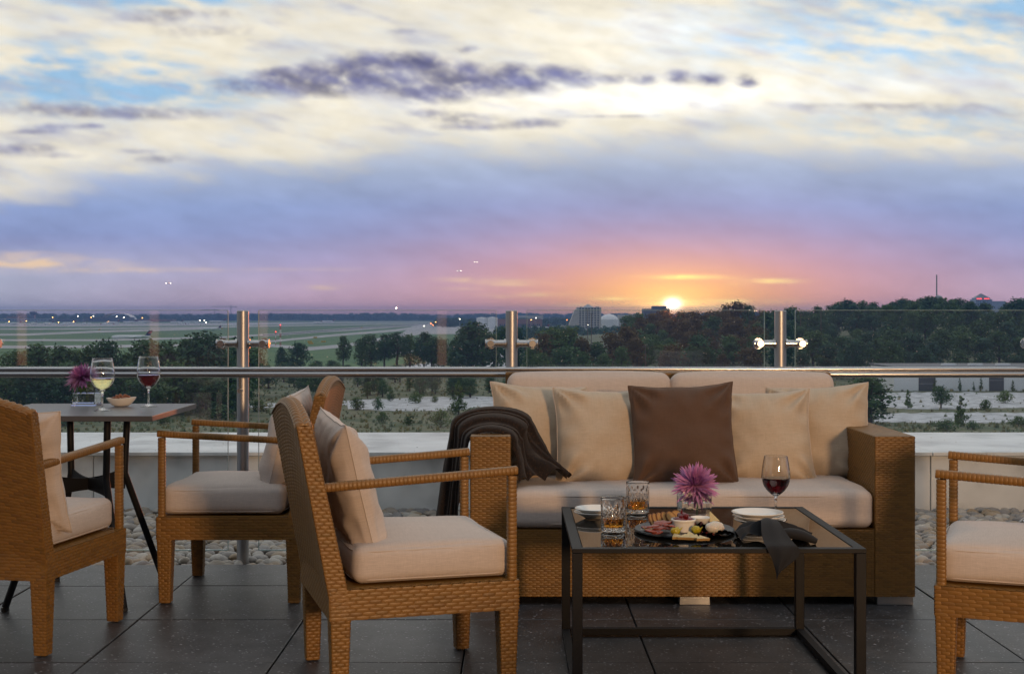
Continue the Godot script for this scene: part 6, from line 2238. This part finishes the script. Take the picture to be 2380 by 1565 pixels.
func disc(r: float, th: float, wob: float, seed_: float, dome := 0.0) -> MB:
	var mb := MB.new()
	var p := PackedVector3Array()
	var n := 28
	var prof := [[0.0, 0.0], [0.6, 0.0], [0.96, 0.0], [1.0, 0.35], [1.0, 0.7], [0.95, 1.0], [0.6, 1.0], [0.3, 1.0], [0.0, 1.0]]
	for i in n:
		var a := TAU * i / n
		for q in prof:
			var k := 1.0 + wob * fbm.get_noise_2d(cos(a) * 0.9 + seed_, sin(a) * 0.9)
			var x: float = q[0] * r * k
			p.append(Vector3(x * cos(a), q[1] * th + wob * 0.012 * fbm.get_noise_2d(x * cos(a) * 60.0 + seed_, x * sin(a) * 60.0) + dome * (1.0 - q[0] * q[0]), -x * sin(a)))
	mb.grid(p, n, prof.size(), true, false)
	return mb

func food() -> void:
	rng.seed = 921
	var top := TH + 0.0125
	var c := on_level(1590, 1234, TH)
	var o := thing("slate_board", "round slate board of cold cuts and cheese on the coffee table", "serving board", c)
	var mb := MB.new()
	var p := PackedVector3Array()
	var prof := [[0.0, 0.0006], [0.148, 0.0006], [0.1545, 0.003], [0.156, 0.006], [0.1535, 0.0100], [0.150, 0.0122], [0.10, 0.0124], [0.0, 0.0124]]
	for i in 96:
		var a := TAU * i / 96
		for q in prof:
			var r: float = q[0] * (1.0 + (0.016 * fbm.get_noise_2d(cos(a) * 6.0, sin(a) * 6.0 + q[1] * 300.0) if q[0] > 0.14 else 0.0))
			p.append(Vector3(r * cos(a), q[1], -r * sin(a)))
	mb.grid(p, 96, prof.size(), true, false)
	put(mb, "board", M.slate, o)
	# ramekin of jam
	var rp := on_level(1588, 1234, top)
	o = thing("ramekin", "white ramekin of red jam in the middle of the slate board", "ramekin", rp)
	mb = MB.new()
	mb.lathe([Vector2(0, 0.0005), Vector2(0.0285, 0.0005), Vector2(0.0300, 0.002), Vector2(0.0345, 0.030), Vector2(0.0372, 0.032), Vector2(0.0385, 0.036), Vector2(0.0372, 0.0392), Vector2(0.0350, 0.0388), Vector2(0.0335, 0.034), Vector2(0.0290, 0.006), Vector2(0, 0.005)], 48)
	put(mb, "dish", M.china, o)
	var jam := lump(Vector3(0.0325, 0.013, 0.0325), 0.25, 4.0, 26, 14)
	var j := put(jam, "jam", M.jam, o)
	j.position = Vector3(0, 0.034, 0)
	for k in 9:
		var a := R(0, TAU)
		var q := put(lump(Vector3(0.010, 0.0085, 0.010), 0.2, k * 1.0, 12, 8), "jam_fruit", M.jam, j)
		q.position = Vector3(cos(a) * R(0.0, 0.02), 0.0105 + R(0, 0.005), sin(a) * R(0.0, 0.018))
	mb = MB.new()
	mb.tube([Vector3(-0.004, 0.012, 0), Vector3(-0.006, 0.024, 0.002), Vector3(-0.005, 0.034, 0.0)], [0.006, 0.0035, 0.0012], 8)
	put(mb, "jam_fruit", M.jam, j)
	# second small dish behind
	var sp := on_level(1627, 1219, top)
	o = thing("ramekin", "small empty white dish behind the jam ramekin", "ramekin", sp)
	mb = MB.new()
	mb.lathe([Vector2(0, 0.0005), Vector2(0.022, 0.0005), Vector2(0.030, 0.022), Vector2(0.032, 0.0235), Vector2(0.031, 0.025), Vector2(0.028, 0.0225), Vector2(0.021, 0.004), Vector2(0, 0.003)], 40)
	put(mb, "dish", M.china, o)
	# crackers in a fan behind the ramekin
	var n := 0
	for q in [[1514, 1226, 1.30, 0.95, "outermost, smallest"], [1523, 1224, 1.25, 0.85, "second from the outer end"], [1534, 1222, 1.2, 0.75, "third from the outer end"], [1546, 1220, 1.15, 0.65, "third from the ramekin"], [1559, 1219, 1.1, 0.5, "second from the ramekin"], [1573, 1216, 1.05, 0.2, "touching the ramekin"]]:
		o = thing("cracker", "round toasted cracker in the upright fan, " + q[4], "cracker", on_level(q[0], q[1], top) + Vector3(0, 0.021, 0), 0.0, "crackers on the slate board")
		o.transform.basis = Basis(Vector3.UP, q[3]) * Basis(Vector3.FORWARD, 0.35) * Basis(Vector3.RIGHT, q[2] - 0.2)
		put(disc(0.0225, 0.0042, 0.06, n * 2.0), "biscuit", M.cracker, o)
		mb = MB.new()
		mb.lathe([Vector2(0.0222, 0.0002), Vector2(0.0234, 0.001), Vector2(0.0236, 0.0024), Vector2(0.0230, 0.0042), Vector2(0.0208, 0.0050)], 28)
		put(mb, "toasted_edge", M.toasted_edge, o)
		n += 1
	o = thing("cracker", "toasted cracker lying flat at the edge of the slate board", "cracker", on_level(1512, 1233, top) + Vector3(0, 0.004, 0), 0.0, "crackers on the slate board")
	o.rotation = Vector3(0.1, 0, -0.14)
	put(disc(0.024, 0.0045, 0.06, 40.0), "biscuit", M.cracker, o)
	# salami
	for k in 9:
		var t := k / 8.0
		var pos := on_level(lerpf(1506, 1556, fmod(k * 0.37, 1.0)), lerpf(1232, 1249, fmod(k * 0.61, 1.0)), top) + Vector3(0, 0.004 + 0.0032 * k, 0)
		o = thing("salami_slice", "dark salami slice in the overlapping pile on the slate", "salami", pos, 0.0, "salami slices on the slate")
		o.rotation = Vector3(R(0.05, 0.35), R(0, TAU), R(-0.15, 0.15))
		put(disc(R(0.019, 0.023), 0.0045, 0.25, k * 3.0, 0.003), "slice", M.salami, o)
	# pickled peppers
	for q in [[1570, 1243, 0.3, "yellow pickled pepper beside the salami"], [1617, 1240, -0.6, "yellow pickled pepper between the ramekin and the ham"]]:
		o = thing("pickled_pepper", q[3], "pepper", on_level(q[0], q[1], top) + Vector3(0, 0.0125, 0), q[2], "pickled peppers on the slate")
		put(lump(Vector3(0.015, 0.0125, 0.0125), 0.25, q[0], 22, 14), "flesh", M.pepper, o)
		mb = MB.new()
		mb.tube([Vector3(0.013, 0.003, 0), Vector3(0.019, 0.007, 0), Vector3(0.022, 0.011, 0.001)], [0.004, 0.002, 0.0012], 8)
		put(mb, "stalk", M.pepper, o)
	# cheese wedges with rind
	n = 0
	for q in [[1572, 1250, 0.3, 0.10], [1590, 1251, -0.15, 0.12], [1603, 1248, 0.1, 0.25], [1612, 1252, -0.3, 0.12], [1630, 1254, 0.2, 0.08], [1655, 1217, 0.5, 0.75]]:
		o = thing("cheese_wedge", "flat cheese wedge with ridged rind on the slate" if n < 5 else "cheese wedge standing on end behind the mozzarella", "cheese", on_level(q[0], q[1], top) + Vector3(0, 0.005 if n < 5 else 0.018, 0), 0.0, "cheese wedges on the slate")
		o.transform.basis = Basis(Vector3.UP, q[2]) * Basis(Vector3.RIGHT, q[3])
		mb = MB.new()
		mb.slab(PackedVector2Array([Vector2(-0.020, 0.014), Vector2(0.020, 0.014), Vector2(0.004, -0.026)]), Vector3.ZERO, Vector3.RIGHT, Vector3(0, 0, 1), 0.0065)
		put(mb, "paste", M.cheese, o)
		mb = MB.new()
		mb.box(Vector3(0, 0, 0.0152), Vector3(0.041, 0.0075, 0.0022), 0.0006)
		put(mb, "rind", M.rind, o)
		n += 1
	# folded ham and dry-cured slices
	n = 0
	for q in [[1625, 1228, 0.030, 0.019, "ham", "folded pink ham slice leaning behind the mozzarella"], [1642, 1247, 0.028, 0.011, "prosciutto", "ruffled dark red cured slice before the mozzarella"], [1662, 1251, 0.030, 0.010, "prosciutto", "ruffled dark red cured slice at the front of the slate"], [1684, 1241, 0.024, 0.011, "prosciutto", "dark red cured slice at the outer end of the slate"], [1640, 1237, 0.024, 0.014, "prosciutto", "dark red cured slice tucked under the ham"]]:
		o = thing("cured_meat", q[5], "cured meat", on_level(q[0], q[1], top) + Vector3(0, 0.003, 0))
		mb = MB.new()
		p = PackedVector3Array()
		for i in 34:
			var s := -1.0 + 2.0 * i / 33.0
			for k in 12:
				var t := k / 11.0
				var fold := sin(s * 9.0 + t * 2.0 + n * 1.7)
				p.append(Vector3(s * q[2] + 0.004 * sin(t * 5.0 + n), q[3] * (1.0 - pow(2.0 * t - 1.0, 2.0)) * (0.75 + 0.3 * fold) * sqrt(maxf(0.02, 1.0 - s * s)) + 0.001, (t - 0.5) * 0.040 + 0.008 * fold))
		mb.grid(p, 34, 12)
		for e in mb.n.size():
			if mb.n[e].y < 0.0: mb.n[e] = -mb.n[e]
		put(mb, "slice", M[q[4]], o)
		n += 1
	o = thing("mozzarella", "pale mozzarella half on the slate beside the ham", "mozzarella", on_level(1661, 1238, top) + Vector3(0, 0.017, 0), 0.3)
	put(lump(Vector3(0.030, 0.0185, 0.024), 0.12, 77.0, 30, 18), "cheese_half", M.mozzarella, o)
